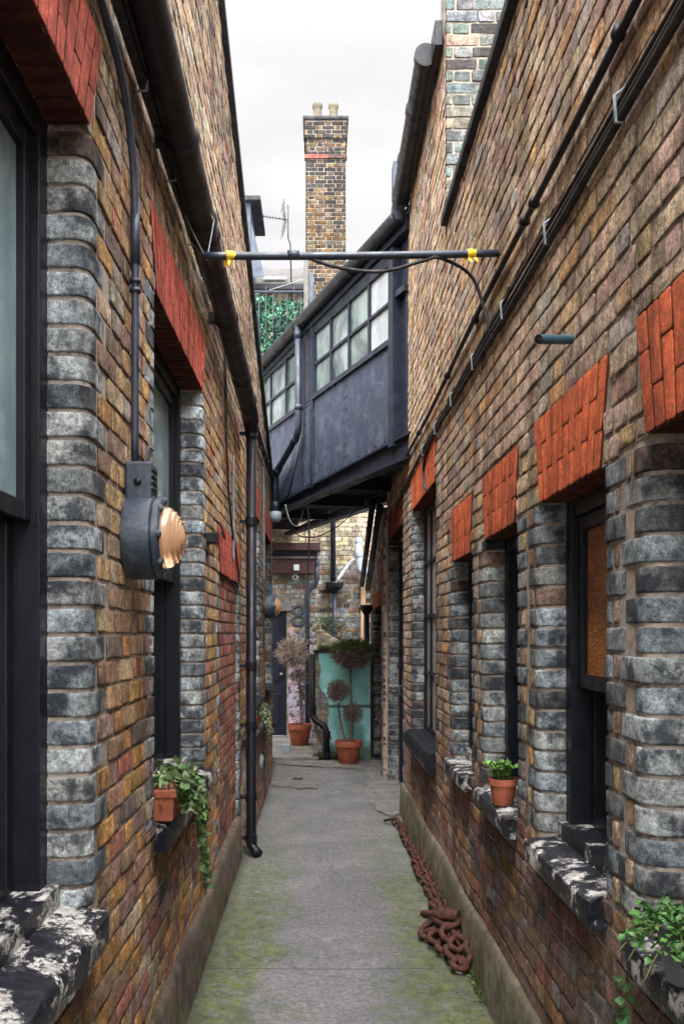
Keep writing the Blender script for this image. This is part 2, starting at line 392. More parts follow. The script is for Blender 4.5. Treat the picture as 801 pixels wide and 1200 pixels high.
CH=.075; JT=.010
def lay(mb,F,u0,u1,v0,top,holes,pal,k0=0,off=0.,kmax=200,bond='flemish',bottom=None):
    """holes: (h0,h1,fn) fn(k,v)->(a,b)"""
    for k in range(k0,kmax):
        c0=v0+k*CH+off; c1=c0+CH-JT; cm=(c0+c1)/2
        if bond=='flemish': pat=[.215,.1025]; st=-rnd.uniform(.0,.02)-(.164 if k%2 else 0)
        elif bond=='header': pat=[.215]; st=-(.1125 if k%2 else 0)
        else: pat=[.215] if k%2 else [.1025]; st=-(.056 if k%2 else 0)
        wob=rnd.uniform(0,10)
        cuts=[]
        for (h0,h1,fn) in holes:
            if c1<=h0+.004 or c0>=h1-.004: continue
            a,b=fn(k,min(max(cm,h0),h1)); cuts.append((a,b,h0,h1))
        u=u0+st; i=0; any_=False
        while u<u1:
            L=pat[i%len(pat)]*rnd.uniform(.96,1.04); i+=1
            a,b=max(u,u0),min(u+L,u1); u+=L+JT*rnd.uniform(.8,1.25)
            segs=[(a,b,c0,c1)] if b-a>.03 else []
            for (ha,hb,h0,h1) in cuts:
                ns=[]
                for (a,b,z0,z1) in segs:
                    if b<=ha+.004 or a>=hb-.004: ns.append((a,b,z0,z1)); continue
                    if a<ha-.006-.03: ns.append((a,ha-.006,z0,z1))
                    if b>hb+.006+.03: ns.append((hb+.006,b,z0,z1))
                    ia,ib=max(a,ha),min(b,hb)
                    if ib-ia>.03:
                        if h0-z0>.028: ns.append((ia,ib,z0,h0-.006))
                        if z1-h1>.028: ns.append((ia,ib,h1+.006,z1))
                segs=ns
            for (a,b,z0,z1) in segs:
                if z1>top((a+b)/2): continue
                any_=True
                w=.006*noise.noise(Vector(((a+b)*.7,k*.15,wob*0)))
                brick(mb,F,a,b,z0+w+jit(.0015),z1+w+jit(.0015),pal((a+b)/2,cm))
        if c0>top(u0) and c0>top(u1): break
def mortar(mb,F,u0,u1,v0,top,rects,n=-.0055,step=.35):
    us=sorted(set([u0,u1]+[x for r in rects for x in r[:2] if u0<x<u1]))
    uu=[]
    for a,b in zip(us,us[1:]):
        m=max(1,int((b-a)/step)); uu+= [a+(b-a)*i/m for i in range(m)]
    uu.append(us[-1])
    for a,b in zip(uu,uu[1:]):
        c=(a+b)/2; blocks=sorted([(r[2],r[3]) for r in rects if r[0]<=c<=r[1]])
        z=v0
        for (h0,h1) in blocks:
            if h0>z: mb.poly([F.P(a,z,n),F.P(b,z,n),F.P(b,h0,n),F.P(a,h0,n)],F.flip)
            z=max(z,h1)
        ta,tb=top(a),top(b)
        if z<min(ta,tb): mb.poly([F.P(a,z,n),F.P(b,z,n),F.P(b,tb,n),F.P(a,ta,n)],F.flip)
def jamb_profile(L,D,r,ins=0.):
    p=[(L,0.,0,1)]
    if L>r+.03: p.append(((L+r)/2,0,0,1))
    for i in range(7):
        a=R(90*i/6); p.append((r-r*math.sin(a),-r+r*math.cos(a),-math.sin(a),math.cos(a)))
    p.append((0,-(D+r)/2,-1,0)); p.append((0,-D,-1,0))
    return p
def jamb_brick(mb,F,ue,s,L,D,r,v0,v1,col):
    pr=jamb_profile(L,D,r); fl=F.flip ^ (s>0)
    off=jit(.0025); shade=lambda: (lambda k_: tuple(x*k_ for x in col))(rnd.uniform(.85,1.15))
    jj=[jit(.0015) for _ in pr]
    rows=[]
    for (v,ins) in ((v0,-.02),(v0+.0005,-.004),(v0+.003,-.0005),(v0+.007,.0),(v1-.007,.0),(v1-.003,-.0005),(v1-.0005,-.004),(v1,-.02)):
        row=[]
        for i,(e,n,ne,nn) in enumerate(pr):
            o=ins+off+jj[i]*.8
            ee=e+ne*o; n2=n+nn*o
            if i==0: n2=min(n2,off-.006)                       # rounded end arris
            row.append(mb.add(F.P(ue+s*ee,v+jit(.0012),n2),shade()))
        rows.append(row)
    for A,B in zip(rows,rows[1:]):
        for k in range(len(pr)-1): mb.face((A[k],A[k+1],B[k+1],B[k]),fl)
JL=(.205,.10)
def jl(k,odd=0): return JL[(k+odd)%2]
def jamb_stack(mb,F,ue,s,v0,v1,k_of,D=.112,r=.05,pal=None,odd=0):
    """bullnose quoins beside an opening edge (s=+1: wall is on the +u side)"""
    kk0=int(math.floor((v0-k_of)/CH+.001)); k=kk0
    while True:
        a=max(v0,k_of+k*CH); b=min(v1,k_of+k*CH+CH-JT)
        if a>=v1-.01: break
        if b-a>.02:
            L=jl(k,odd)
            jamb_brick(mb,F,ue,s,L,D,r,a,b,pal())
        k+=1
    # mortar core
    mb.mi=1; pr=jamb_profile(.17,D,r); base=[]
    for v in (v0-.005,v1+.05): base.append([mb.add(F.P(ue+s*(e-ne*.0065),v,n-nn*.0065),(.3,.26,.2)) for (e,n,ne,nn) in pr])
    for k in range(len(pr)-1): mb.face((base[0][k],base[0][k+1],base[1][k+1],base[1][k]),F.flip ^ (s>0))
    mb.mi=0
def lintel(name,F,u0,u1,v0,h,splay,col,parent,nb=None,D=.112,label=None,proud=.004):
    """flat gauged arch of bonded red soldiers"""
    mb=MB(); n=nb or int(round((u1-u0)/.066)); F2=Fr(F.P(0,0,proud),F.U,F.V,F.N)
    def at(t,w): # t across 0..1, w up 0..1
        return (u0-splay*w+(u1-u0+2*splay*w)*t, v0+h*w)
    g=.0040/(u1-u0)
    for i in range(n):
        t0,t1=i/n+g,(i+1)/n-g
        sp=((.0,.34,1.),(.0,.67,1.))[i%2]
        for a,b in zip(sp,sp[1:]):
            e=.007 if a>0 else 0
            k_=rnd.uniform(.78,1.15); c=tuple(x*k_*rnd.uniform(.97,1.03) for x in col)
            brick_quad(mb,F2,(at(t0,a+e),at(t1,a+e),at(t1,b),at(t0,b)),c,depth=D,ins=.0022,j=.0008,bulge=.0002,ro=.3,rimk=.16)
    mb.mi=1
    q=[at(0,.012),at(1,.012),at(1,1),at(0,1)]
    mb.poly([F2.P(u,v,-.004) for u,v in q],F.flip)
    mb.poly([F2.P(u0,v0+.005,-.006),F2.P(u0,v0+.005,-D),F2.P(u1,v0+.005,-D),F2.P(u1,v0+.005,-.006)])
    return mb.build(name,[M['red'],M['mortar_dark']],parent,smooth=True,label=label)
def sash(F,u0,u1,v0,v1,D,parent,top_pane,low_pane,label=None,split=.5,lab_top=None):
    mb=MB(); fw=.065; d0=-D
    for a,b in ((u0-.03,u0+fw),(u1-fw,u1+.03)):
        mb.fbox(F,a,b,v0,v1+.02,d0-.09,d0+.0)
    mb.fbox(F,u0+fw,u1-fw,v1-.06,v1+.02,d0-.09,d0-.004); mb.fbox(F,u0+fw,u1-fw,v0,v0+.05,d0-.09,d0-.004)
    vm=v0+(v1-v0)*split
    def leafs(a0,a1,n0,n1):
        mb.fbox(F,u0+fw,u0+fw+.05,a0,a1,n0,n1); mb.fbox(F,u1-fw-.05,u1-fw,a0,a1,n0,n1)
        mb.fbox(F,u0+fw+.05,u1-fw-.05,a0,a0+.05,n0,n1-.002); mb.fbox(F,u0+fw+.05,u1-fw-.05,a1-.05,a1,n0,n1-.002)
    leafs(vm-.02,v1-.06,d0-.06,d0-.022); leafs(v0+.05,vm+.025,d0-.105,d0-.068)
    w=mb.build('window',M['black'],parent,smooth=False,bevel=.004,label=label)
    for (a0,a1,n,mm,lb) in ((vm+.03,v1-.11,d0-.045,top_pane,lab_top),(v0+.1,vm-.025,d0-.09,low_pane,None)):
        p=MB(); p.fbox(F,u0+fw+.045,u1-fw-.045,a0-.005,a1+.005,n-.006,n)
        o=p.build('pane',mm,None,smooth=False,label=lb); o.parent=w
    return w
def sill(F,u0,u1,vt,mat,parent,D=.112,pro=.055,th=.085,ext=.05,label=None):
    """weathered sloping sill with rounded nose, two levels"""
    mb=MB(); N=max(6,int((u1-u0+2*ext)/.05))
    prof=[(-D-.03,vt+.018),(-.02,vt+.004),(pro-.018,vt-.004),(pro-.005,vt-.010),(pro,vt-.024),(pro-.002,vt-th+.01),(pro-.012,vt-th),(0.,vt-th+.003),(-.03,vt-th+.003)]
    rows=[]
    for i in range(N+1):
        u=u0-ext+(u1-u0+2*ext)*i/N; row=[]
        for (n,v) in prof:
            e=1.0 if 0<i<N else .6
            back = n<-.01
            uu=min(max(u,u0-.0),u1) if back else u
            nn=n if n<0 else n*(1 if 0<i<N else .86)+jit(.003)
            row.append(mb.add(F.P(uu,v+jit(.0025),nn)))
        rows.append(row)
    for A,B in zip(rows,rows[1:]):
        for k in range(len(prof)-1): mb.face((A[k],B[k],B[k+1],A[k+1]),not F.flip)
    mb.face(rows[0],F.flip); mb.face(rows[-1],not F.flip)
    mb.fbox(F,u0,u1,vt+.0,vt+.065,-D-.08,-D+.035)
    return mb.build('sill',mat,parent,smooth=True,bevel=0,label=label,angle=35)

# palettes (linear base colours)
YEL=(.50,.33,.15); OCH=(.50,.26,.080); TAN=(.50,.39,.265); BRN=(.30,.19,.12); PUR=(.28,.175,.155); RED=(.42,.15,.10); GRY=(.34,.33,.31); SOO=(.09,.08,.078); PNK=(.47,.32,.255)
def pick(ws):
    t=rnd.uniform(0,sum(w for _,w in ws))
    for c,w in ws:
        t-=w
        if t<=0: break
    k=rnd.uniform(.72,1.25); return tuple(x*k*rnd.uniform(.93,1.07) for x in c)
def blend(c,m,k): return tuple(a*(1-k)+b*k for a,b in zip(c,m))
def region(u,v,a,b,seed):
    t=min(1,max(0,.5+1.6*noise.noise(Vector((u*.55,v*.8,seed))))); d=1-.42*max(0,noise.noise(Vector((u*.8,v*.9,seed+20)))*2)
    return tuple((x*(1-t)+y*t)*d for x,y in zip(a,b)), d
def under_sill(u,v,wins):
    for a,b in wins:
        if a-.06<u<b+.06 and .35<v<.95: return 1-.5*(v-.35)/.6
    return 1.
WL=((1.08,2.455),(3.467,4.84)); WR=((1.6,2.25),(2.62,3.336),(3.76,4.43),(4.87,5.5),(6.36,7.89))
def pal_left(u,v):
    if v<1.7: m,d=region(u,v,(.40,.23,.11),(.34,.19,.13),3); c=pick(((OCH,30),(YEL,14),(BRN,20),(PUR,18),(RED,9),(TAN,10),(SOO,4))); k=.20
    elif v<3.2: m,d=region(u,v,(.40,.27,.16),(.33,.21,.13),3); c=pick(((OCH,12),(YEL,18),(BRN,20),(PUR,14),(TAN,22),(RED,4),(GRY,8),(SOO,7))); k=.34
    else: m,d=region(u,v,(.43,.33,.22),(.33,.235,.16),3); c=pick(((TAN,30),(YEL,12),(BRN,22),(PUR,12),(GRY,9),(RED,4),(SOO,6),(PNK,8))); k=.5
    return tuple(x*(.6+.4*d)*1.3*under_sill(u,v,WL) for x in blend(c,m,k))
def pal_right(u,v):
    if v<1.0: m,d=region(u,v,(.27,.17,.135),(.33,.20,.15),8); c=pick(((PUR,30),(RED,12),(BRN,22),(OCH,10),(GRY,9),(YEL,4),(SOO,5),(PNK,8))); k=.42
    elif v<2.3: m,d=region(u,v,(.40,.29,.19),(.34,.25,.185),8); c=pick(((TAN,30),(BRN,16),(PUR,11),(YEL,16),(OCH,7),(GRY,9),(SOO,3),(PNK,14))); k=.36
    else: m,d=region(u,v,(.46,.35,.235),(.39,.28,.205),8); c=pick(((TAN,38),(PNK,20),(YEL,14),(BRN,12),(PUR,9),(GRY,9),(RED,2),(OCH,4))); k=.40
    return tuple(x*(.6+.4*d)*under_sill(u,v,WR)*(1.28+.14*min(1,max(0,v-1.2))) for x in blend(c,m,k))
def pal_jamb(): 
    k=rnd.choice((.5,.8,1.05,1.2,1.35))*rnd.uniform(.85,1.1); w_=rnd.uniform(-.03,.07)
    if rnd.random()<.06: return (.24*k,.16*k,.12*k)
    return ((.35+w_)*k,(.40+w_*.6)*k,(.425)*k)
def pal_buff(u,v):
    return pick(((( .46,.38,.24),30),((.40,.32,.19),25),((.33,.24,.13),14),((.24,.2,.15),8)))
def pal_rear(u,v):
    if v<2.75: return pick((((.40,.39,.36),30),((.46,.36,.25),16),((.30,.2,.13),14),(SOO,10),((.30,.35,.37),20),((.30,.19,.16),6)))
    if v<3.0: return pick((((.40,.39,.36),20),((.5,.42,.28),30),((.3,.2,.13),10)))
    return pick((((.68,.58,.40),30),((.62,.52,.35),25),((.52,.42,.27),10),((.42,.36,.27),5)))
def dk(k,c): return tuple(x*k for x in c)
def pal_grey(u,v): return dk(.55,pick_grey())
def pick_grey(): return pick((((.33,.35,.33),30),((.25,.29,.30),22),((.38,.37,.31),20),((.36,.25,.21),3),(TAN,8),(SOO,8),((.22,.27,.25),20)))
def pal_chim(u,v):
    if v>9.8: return dk(.30,pick(((SOO,30),(BRN,14),((.12,.11,.11),20),(YEL,5))))
    return dk(.22,pick(((YEL,16),(OCH,14),(BRN,22),(SOO,14),(TAN,16),((.30,.17,.05),10))))

# ------------------------------------------------------------------ camera, sky, sun
cam=bpy.data.cameras.new('camera'); co=bpy.data.objects.new('camera',cam); C.objects.link(co)
co.location=(0,0,1.70); co.rotation_euler=(R(90),0,0)
cam.sensor_width=36; cam.sensor_fit='AUTO'; cam.lens=32.4; cam.shift_x=.0229; cam.shift_y=.1183; cam.clip_start=.05; cam.clip_end=1000
sc.camera=co
w=bpy.data.worlds.new('World'); sc.world=w; w.use_nodes=True; nt=w.node_tree
bg=nt.nodes['Background']; bg.inputs['Strength'].default_value=.1
sky=nt.nodes.new('ShaderNodeTexSky'); sky.sky_type='NISHITA'; sky.sun_disc=False; sky.sun_elevation=R(55); sky.sun_rotation=R(190); sky.air_density=1.5; sky.dust_density=4
tc=nt.nodes.new('ShaderNodeTexCoord'); sx=nt.nodes.new('ShaderNodeSeparateXYZ'); nt.links.new(tc.outputs['Generated'],sx.inputs[0])
mr=nt.nodes.new('ShaderNodeMapRange'); mr.interpolation_type='SMOOTHSTEP'  # zenith raised well above overcast as added light for the alley floor
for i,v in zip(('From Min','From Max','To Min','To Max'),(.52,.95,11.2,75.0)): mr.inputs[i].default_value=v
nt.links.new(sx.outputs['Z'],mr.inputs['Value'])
mp=nt.nodes.new('ShaderNodeMapping'); mp.inputs['Scale'].default_value=(1.2,1.2,4.5); nt.links.new(tc.outputs['Generated'],mp.inputs['Vector'])
nz=nt.nodes.new('ShaderNodeTexNoise'); nz.inputs['Scale'].default_value=2.6; nz.inputs['Detail'].default_value=7; nz.inputs['Roughness'].default_value=.55; nt.links.new(mp.outputs['Vector'],nz.inputs['Vector'])
cr=nt.nodes.new('ShaderNodeValToRGB'); e=cr.color_ramp.elements
e[0].position=.34; e[0].color=(.84,.825,.85,1); e[1].position=.66; e[1].color=(1.04,1.01,.99,1)
nt.links.new(nz.outputs['Fac'],cr.inputs['Fac'])
vs=nt.nodes.new('ShaderNodeVectorMath'); vs.operation='SCALE'; nt.links.new(cr.outputs['Color'],vs.inputs[0]); 
mr2=nt.nodes.new('ShaderNodeMapRange'); mr2.interpolation_type='SMOOTHSTEP'   # cloud behind the camera brightened as added fill for the alley
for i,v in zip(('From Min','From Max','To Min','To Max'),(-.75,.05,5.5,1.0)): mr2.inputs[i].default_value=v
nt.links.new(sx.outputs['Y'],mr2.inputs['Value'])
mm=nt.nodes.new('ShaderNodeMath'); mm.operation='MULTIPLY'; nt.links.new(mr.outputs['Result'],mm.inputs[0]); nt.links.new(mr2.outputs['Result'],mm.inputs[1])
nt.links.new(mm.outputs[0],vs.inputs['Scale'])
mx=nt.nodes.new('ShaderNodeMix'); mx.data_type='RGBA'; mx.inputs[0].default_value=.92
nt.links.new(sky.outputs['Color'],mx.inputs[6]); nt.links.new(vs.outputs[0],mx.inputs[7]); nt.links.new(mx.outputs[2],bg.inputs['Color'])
sl=bpy.data.lights.new('sun','SUN'); so=bpy.data.objects.new('sun',sl); C.objects.link(so)
sl.energy=2.9; sl.angle=R(35); sl.color=(1.,.95,.88)
so.rotation_euler=(R(35),0,R(-10)); so.location=(0,-5,20)
sc.view_settings.view_transform='Standard'; sc.view_settings.look='None'; sc.view_settings.exposure=0

# ------------------------------------------------------------------ ground
mb=MB(); nx,ny=30,120
ids=[[mb.add((-1.0+2.2*i/nx,-1.5+14.5*j/ny,.006*noise.noise(Vector((i*.17,j*.13,3)))+.004)) for i in range(nx+1)] for j in range(ny+1)]
for j in range(ny):
    for i in range(nx): mb.face((ids[j][i],ids[j][i+1],ids[j+1][i+1],ids[j+1][i]))
tag(mb.build('path',M['path']),'grey alley path stained green with moss along both plinths',kind='structure')
mb=MB(); mb.poly([(-400,-400,-.02),(400,-400,-.02),(400,400,-.02),(-400,400,-.02)])
tag(mb.build('ground',M['slab'],smooth=False),'plain concrete ground around the alley',kind='structure')
mb=MB()   # raised threshold slab before the rear door, ragged front edge
edge=[(-2.2,12.3),(-.62,12.25),(-.35,12.18),(-.12,12.22),(.0,12.15),(.02,12.6),(.02,14.5),(-2.2,14.5)]
n=len(edge); lo=[mb.add((x,y,.0)) for x,y in edge]; hi=[mb.add((x,y,.055)) for x,y in edge]
mb.face(hi)
for i in range(n): mb.face((lo[i],lo[(i+1)%n],hi[(i+1)%n],hi[i]))
tag(mb.build('pavement',M['slab'],smooth=False,bevel=.01),'pale raised concrete slab before the rear door',kind='structure')
mb=MB()
pts=[(.775,8.72),(.70,8.5),(.64,8.53),(.60,8.7),(.55,8.74),(.56,9.0),(.51,9.2),(.53,9.5),(.49,9.8),(.54,10.1),(.55,10.5),(.60,10.7),(.58,11.4),(.2,11.6),(-.2,11.7),(-.5,11.9),(-.5,12.25),(.9,12.25),(.9,8.72)]
mb.poly([(x,y,.0145) for x,y in pts])
tag(mb.build('pavement',M['slab'],smooth=False),'pale worn concrete apron by the doorway on the right',kind='structure')
mb=MB()
pts=[(-.53,10.3),(-.40,10.12),(-.31,10.2),(-.22,9.98),(-.12,10.06),(-.02,10.02),(.01,10.3),(.09,10.55),(-.01,10.8),(-.04,11.1),(-.2,11.05),(-.3,11.3),(-.53,11.2)]
mb.poly([(x,y,.0125) for x,y in pts])
tag(mb.build('pavement',mk_concrete('patch_concrete',(.27,.26,.245),0,(.17,.165,.16)),smooth=False),'pale repair patch in the path before the rear court',kind='structure')

# ------------------------------------------------------------------ LEFT BUILDING
XL=-.61; FL=Fr((XL,0,0),(0,1,0),(0,0,1),(1,0,0)); KL=.05
LB=thing('brick_building',(XL,5,0),'old yellow stock brick building along the left side, black sash windows under red brick arches','building')
def topL(u): return min(5.57-.31*(u-5.63),5.75)
# openings: u0,u1,v0,v1
L1=(1.08,2.455,.965,3.05); L2=(3.467,4.84,.985,2.975); L3=(5.73,7.06,.30,2.075); LA=(8.2,9.55,1.05,2.85); LBw=(10.62,11.9,1.05,2.85)
openL=[L1,L2,L3,LA,LBw]
holes=[]
for j,(a,b,z0,z1) in enumerate(openL):
    holes.append((z0-.0,z1,lambda k,v,a=a,b=b: (a-jl(k,0)-.004,b+jl(k,1)+.004)))
    hh=.30
    holes.append((z1,z1+hh,lambda k,v,a=a,b=b,z1=z1: (a-.14*(v-z1)/.3-.002,b+.14*(v-z1)/.3+.002)))
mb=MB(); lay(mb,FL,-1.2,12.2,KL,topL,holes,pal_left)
mb.mi=1; mortar(mb,FL,-1.2,12.2,.0,topL,[(a-.1,b+.1,z0,z1) for a,b,z0,z1 in openL])
mb.build('wall',[M['brick'],M['mortar']],LB)
def jambs(F,a,b,z0,z1,k,par,r=.05):
    for u,s_,od in ((a,-1,0),(b,1,1)):
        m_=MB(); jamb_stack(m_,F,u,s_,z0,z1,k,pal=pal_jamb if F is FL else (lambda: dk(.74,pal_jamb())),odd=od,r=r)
        m_.build('jamb',[M['jamb'],M['mortar']],par,label='worn grey and black bullnose bricks beside an opening')
for (a,b,z0,z1) in openL:
    jambs(FL,a,b,z0,z1,KL,LB)
LRED=(.60,.130,.085)
for (a,b,z0,z1) in openL: lintel('lintel',FL,a,b,z1,.30,.14,LRED,LB)
sash(FL,*L1,.112,LB,M['pane_pale'],M['pane_dark'])
sash(FL,*L2,.112,LB,M['pane_pale'],M['pane_dark'])
sash(FL,*LA,.112,LB,M['pane_pale'],M['pane_dark']); sash(FL,*LBw,.112,LB,M['pane_pale'],M['pane_dark'])
sill(FL,L1[0],L1[1],.965,M['sill_left'],LB,label='thick black sill with white paint peeling through',pro=.06,th=.095,ext=.01)
sill(FL,L2[0],L2[1],.985,M['sill_left'],LB,th=.10)
sill(FL,LA[0],LA[1],1.05,M['sill_black'],LB); sill(FL,LBw[0],LBw[1],1.05,M['sill_black'],LB)
mb=MB(); mb.poly([FL.P(-1.2,0,-.45),FL.P(12.2,0,-.45),FL.P(12.2,3.4,-.45),FL.P(-1.2,3.4,-.45)]); mb.build('light_blocker',M['darkvoid'],LB,smooth=False)  # unseen dark plane added behind the windows to stop light leaking through
# bricked-up doorway
mb=MB(); FI=Fr((XL-.02,0,0),(0,1,0),(0,0,1),(1,0,0))
pal_infill=lambda u,v: pick((((.40,.17,.115),40),((.34,.12,.08),25),((.42,.24,.18),15),(PUR,8)))
lay(mb,FI,L3[0]+.01,L3[1]-.01,KL,lambda u:L3[3],[],pal_infill,k0=3,bond='english')
mb.mi=1; mortar(mb,FI,L3[0]-.05,L3[1]+.05,.0,lambda u:L3[3]+.02,[],n=-.005)
mb.build('infill',[M['brick'],M['mortar_far']],LB,label='bricked-up doorway of pinkish red bricks')
# plinth, coping, roof
mb=MB(); N=60
rows=[]
for i in range(N+1):
    u=-1.2+8.2*i/N; t=.30+.02*noise.noise(Vector((u*1.3,0,0))); n0=.027+.006*noise.noise(Vector((u*2,4,0)))
    rows.append([mb.add(FL.P(u,v,nn)) for v,nn in ((-.03,n0+.012),(.1,n0+.004),(t-.03,n0),(t,n0-.012),(t+.012,-.02))])
for A,B in zip(rows,rows[1:]):
    for k in range(4): mb.face((A[k],B[k],B[k+1],A[k+1]))
mb.face(rows[-1]); mb.build('plinth',M['plinth_left'],LB)
mb=MB()
for a,b in ((-1.2,5.0),(5.0,8.6),(8.6,12.25)):
    mb.poly([(XL+.035,a,topL(a)),(XL+.035,b,topL(b)),(XL+.035,b,topL(b)+.06),(XL+.035,a,topL(a)+.06)])
    mb.poly([(XL+.035,a,topL(a)+.06),(XL+.035,b,topL(b)+.06),(XL-.25,b,topL(b)+.08),(XL-.25,a,topL(a)+.08)])
    mb.poly([(XL+.035,a,topL(a)),(XL-.02,a,topL(a)),(XL-.02,b,topL(b)),(XL+.035,b,topL(b))])
mb.build('coping',M['stonecap'],LB,smooth=False)
mb=MB()
for a,b in ((-1.2,5.0),(5.0,12.2)):
    mb.poly([(XL-.2,a,topL(a)-.1),(XL-.2,b,topL(b)-.1),(XL-5,b,topL(b)-.1),(XL-5,a,topL(a)-.1)])
mb.build('roof',M['slate'],LB,smooth=False)
mb=MB(); mb.poly([(XL-.005,12.2,0),(XL-5,12.2,0),(XL-5,12.2,topL(12.2)),(XL-.005,12.2,topL(12.2))])
mb.build('end_wall',M['mortar'],LB,smooth=False)
# small ledge bracket and vent on the wall
# low wall with ledge beyond the downpipe
LW=thing('low_wall',(-.56,9,0),'low brick wall with dark stone ledge beyond the left downpipe','wall')
FW=Fr((-.545,0,0),(0,1,0),(0,0,1),(1,0,0))
mb=MB(); lay(mb,FW,7.35,10.7,.0,lambda u:.80,[],pal_right); mb.mi=1; mortar(mb,FW,7.35,10.7,-.02,lambda u:.8,[])
FWe=Fr((0,10.7,0),(-1,0,0),(0,0,1),(0,1,0))
mb.poly([FW.P(10.7,-.02,-.008),FW.P(10.7,-.02,-.08),FW.P(10.7,.8,-.08),FW.P(10.7,.8,-.008)]); mb.poly([FW.P(7.35,-.02,-.008),FW.P(7.35,-.02,-.08),FW.P(7.35,.8,-.08),FW.P(7.35,.8,-.008)])
mb.build('wall',[M['brick'],M['mortar']],LW)
mb=MB(); mb.box(-.66,-.505,7.3,10.76,.795,.865); mb.build('ledge',M['stonecap'],LW,smooth=False,bevel=.012)
tag_=thing('wall_vent',(-.545,8.55,.5),'small pale grey vent cover low on the ledge wall','vent',world=False)
mb=MB(); mb.lathe([(.0,.0),(.075,.0),(.075,.02),(.06,.035),(.0,.035)],ax='x'); mb.build('cover',M['greycable'],tag_)
mb=MB(); mb.lathe([(.0,.03),(.035,.03),(.03,.05),(.0,.052)],ax='x'); mb.build('grille',M['iron'],tag_)

# ------------------------------------------------------------------ RIGHT BUILDING
XR=.80; FRt=Fr((XR,0,0),(0,1,0),(0,0,1),(-1,0,0)); KR=.0
RB=thing('brick_building',(XR,5,0),'old stock brick building along the right side, orange red flat arches over dark narrow windows','building')
R4=(1.60,2.25,.955,2.185); R3=(2.62,3.336,.955,2.170); R2=(3.76,4.43,.955,2.150); R1=(4.87,5.50,.955,2.125); R0=(6.36,7.89,.86,2.745); RD=(8.82,10.54,-.02,2.745)
openR=[R4,R3,R2,R1,R0,RD]
def topR(u): return 4.25 if u<5.80 else 5.62
holes=[]
for (a,b,z0,z1) in openR:
    holes.append((z0,z1,lambda k,v,a=a,b=b: (a-jl(k,0)-.004,b+jl(k,1)+.004)))
    holes.append((z1,z1+.305,lambda k,v,a=a,b=b,z1=z1: (a-.075*(v-z1)/.3-.002,b+.075*(v-z1)/.3+.002)))
holes.append((4.24,9.,lambda k,v:(-9.,5.803)))
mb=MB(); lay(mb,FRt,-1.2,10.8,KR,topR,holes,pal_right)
mb.mi=1; mortar(mb,FRt,-1.2,5.8,.0,lambda u:4.25,[(a-.1,b+.1,z0,z1) for a,b,z0,z1 in openR[:4]])
mortar(mb,FRt,5.8,10.8,.0,lambda u:5.62,[(a-.1,b+.1,z0,z1) for a,b,z0,z1 in openR[4:]])
mb.build('wall',[M['brick'],M['mortar']],RB)
for (a,b,z0,z1) in openR:
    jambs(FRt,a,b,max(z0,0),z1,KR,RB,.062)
RRED=(.72,.150,.050)
for i,(a,b,z0,z1) in enumerate(openR):
    lintel('lintel',FRt,a,b,z1,.305,.075,RRED if i<5 else (.28,.05,.03),RB,label='dull dark red brick arch' if i==5 else None)
for i,o_ in enumerate((R4,R3,R2,R1)):
    sash(FRt,*o_,.095,RB,M['pane_orange'] if i==1 else M['pane_dark'],M['pane_dark'],lab_top='orange textured glass' if i==1 else None,split=.47)
    sill(FRt,o_[0],o_[1],.955,M['sill_worn' if i>1 else 'sill_right'],RB,D=.1,label='black sill with cream paint flaking off its edge')
mb=MB(); mb.poly([FRt.P(-1.2,0,-.45),FRt.P(10.8,0,-.45),FRt.P(10.8,4.2,-.45),FRt.P(-1.2,4.2,-.45)]); mb.build('light_blocker',M['darkvoid'],RB,smooth=False)  # unseen dark plane added on this side too, blocking stray light
# tall glazed window
a,b,z0,z1=R0; mb=MB(); d=-.10
mb.fbox(FRt,a-.03,a+.045,z0,z1,d-.05,d); mb.fbox(FRt,b-.045,b+.03,z0,z1,d-.05,d); mb.fbox(FRt,a+.045,b-.045,z1-.05,z1,d-.05,d-.003); mb.fbox(FRt,a+.045,b-.045,z0,z0+.06,d-.05,d-.003)
for i in range(1,4):
    u=a+(b-a)*i/4; mb.fbox(FRt,u-.014,u+.014,z0+.06,z1-.05,d-.04,d-.006)
rowsv=[z0+(z1-z0)*t for t in (.27,.52,.76)]
for v in rowsv:
    mb.fbox(FRt,a+.045,b-.045,v-.016,v+.016,d-.045,d-.009)
win=mb.build('window',M['black'],RB,smooth=False,bevel=.003,label='tall metal window of many panes')
mb=MB()
for i in range(4):
    for v0_,v1_ in zip([z0]+rowsv,rowsv+[z1]):
        mb.fbox(FRt,a+(b-a)*i/4+.012,a+(b-a)*(i+1)/4-.012,v0_+.012,v1_-.012,d-.032,d-.026)
o=mb.build('pane',M['pane_blind'],None,smooth=False); o.parent=win
mb=MB(); prof=[]
for i in range(9):
    an=R(-90+180*i/8); prof.append((.02+.055*math.cos(an),z0-.06+.075*math.sin(an)))
A=[mb.add(FRt.P(a-.03,v,n)) for n,v in [(-.12,z0-.135)]+prof+[(-.12,z0+.03)]]; B=[mb.add(FRt.P(b+.03,v,n)) for n,v in [(-.12,z0-.135)]+prof+[(-.12,z0+.03)]]
for k in range(len(A)-1): mb.face((A[k],B[k],B[k+1],A[k+1]),not FRt.flip)
mb.face(A,FRt.flip); mb.face(B,not FRt.flip)
mb.build('sill',M['black'],RB,angle=40,label='black round-nosed sill')
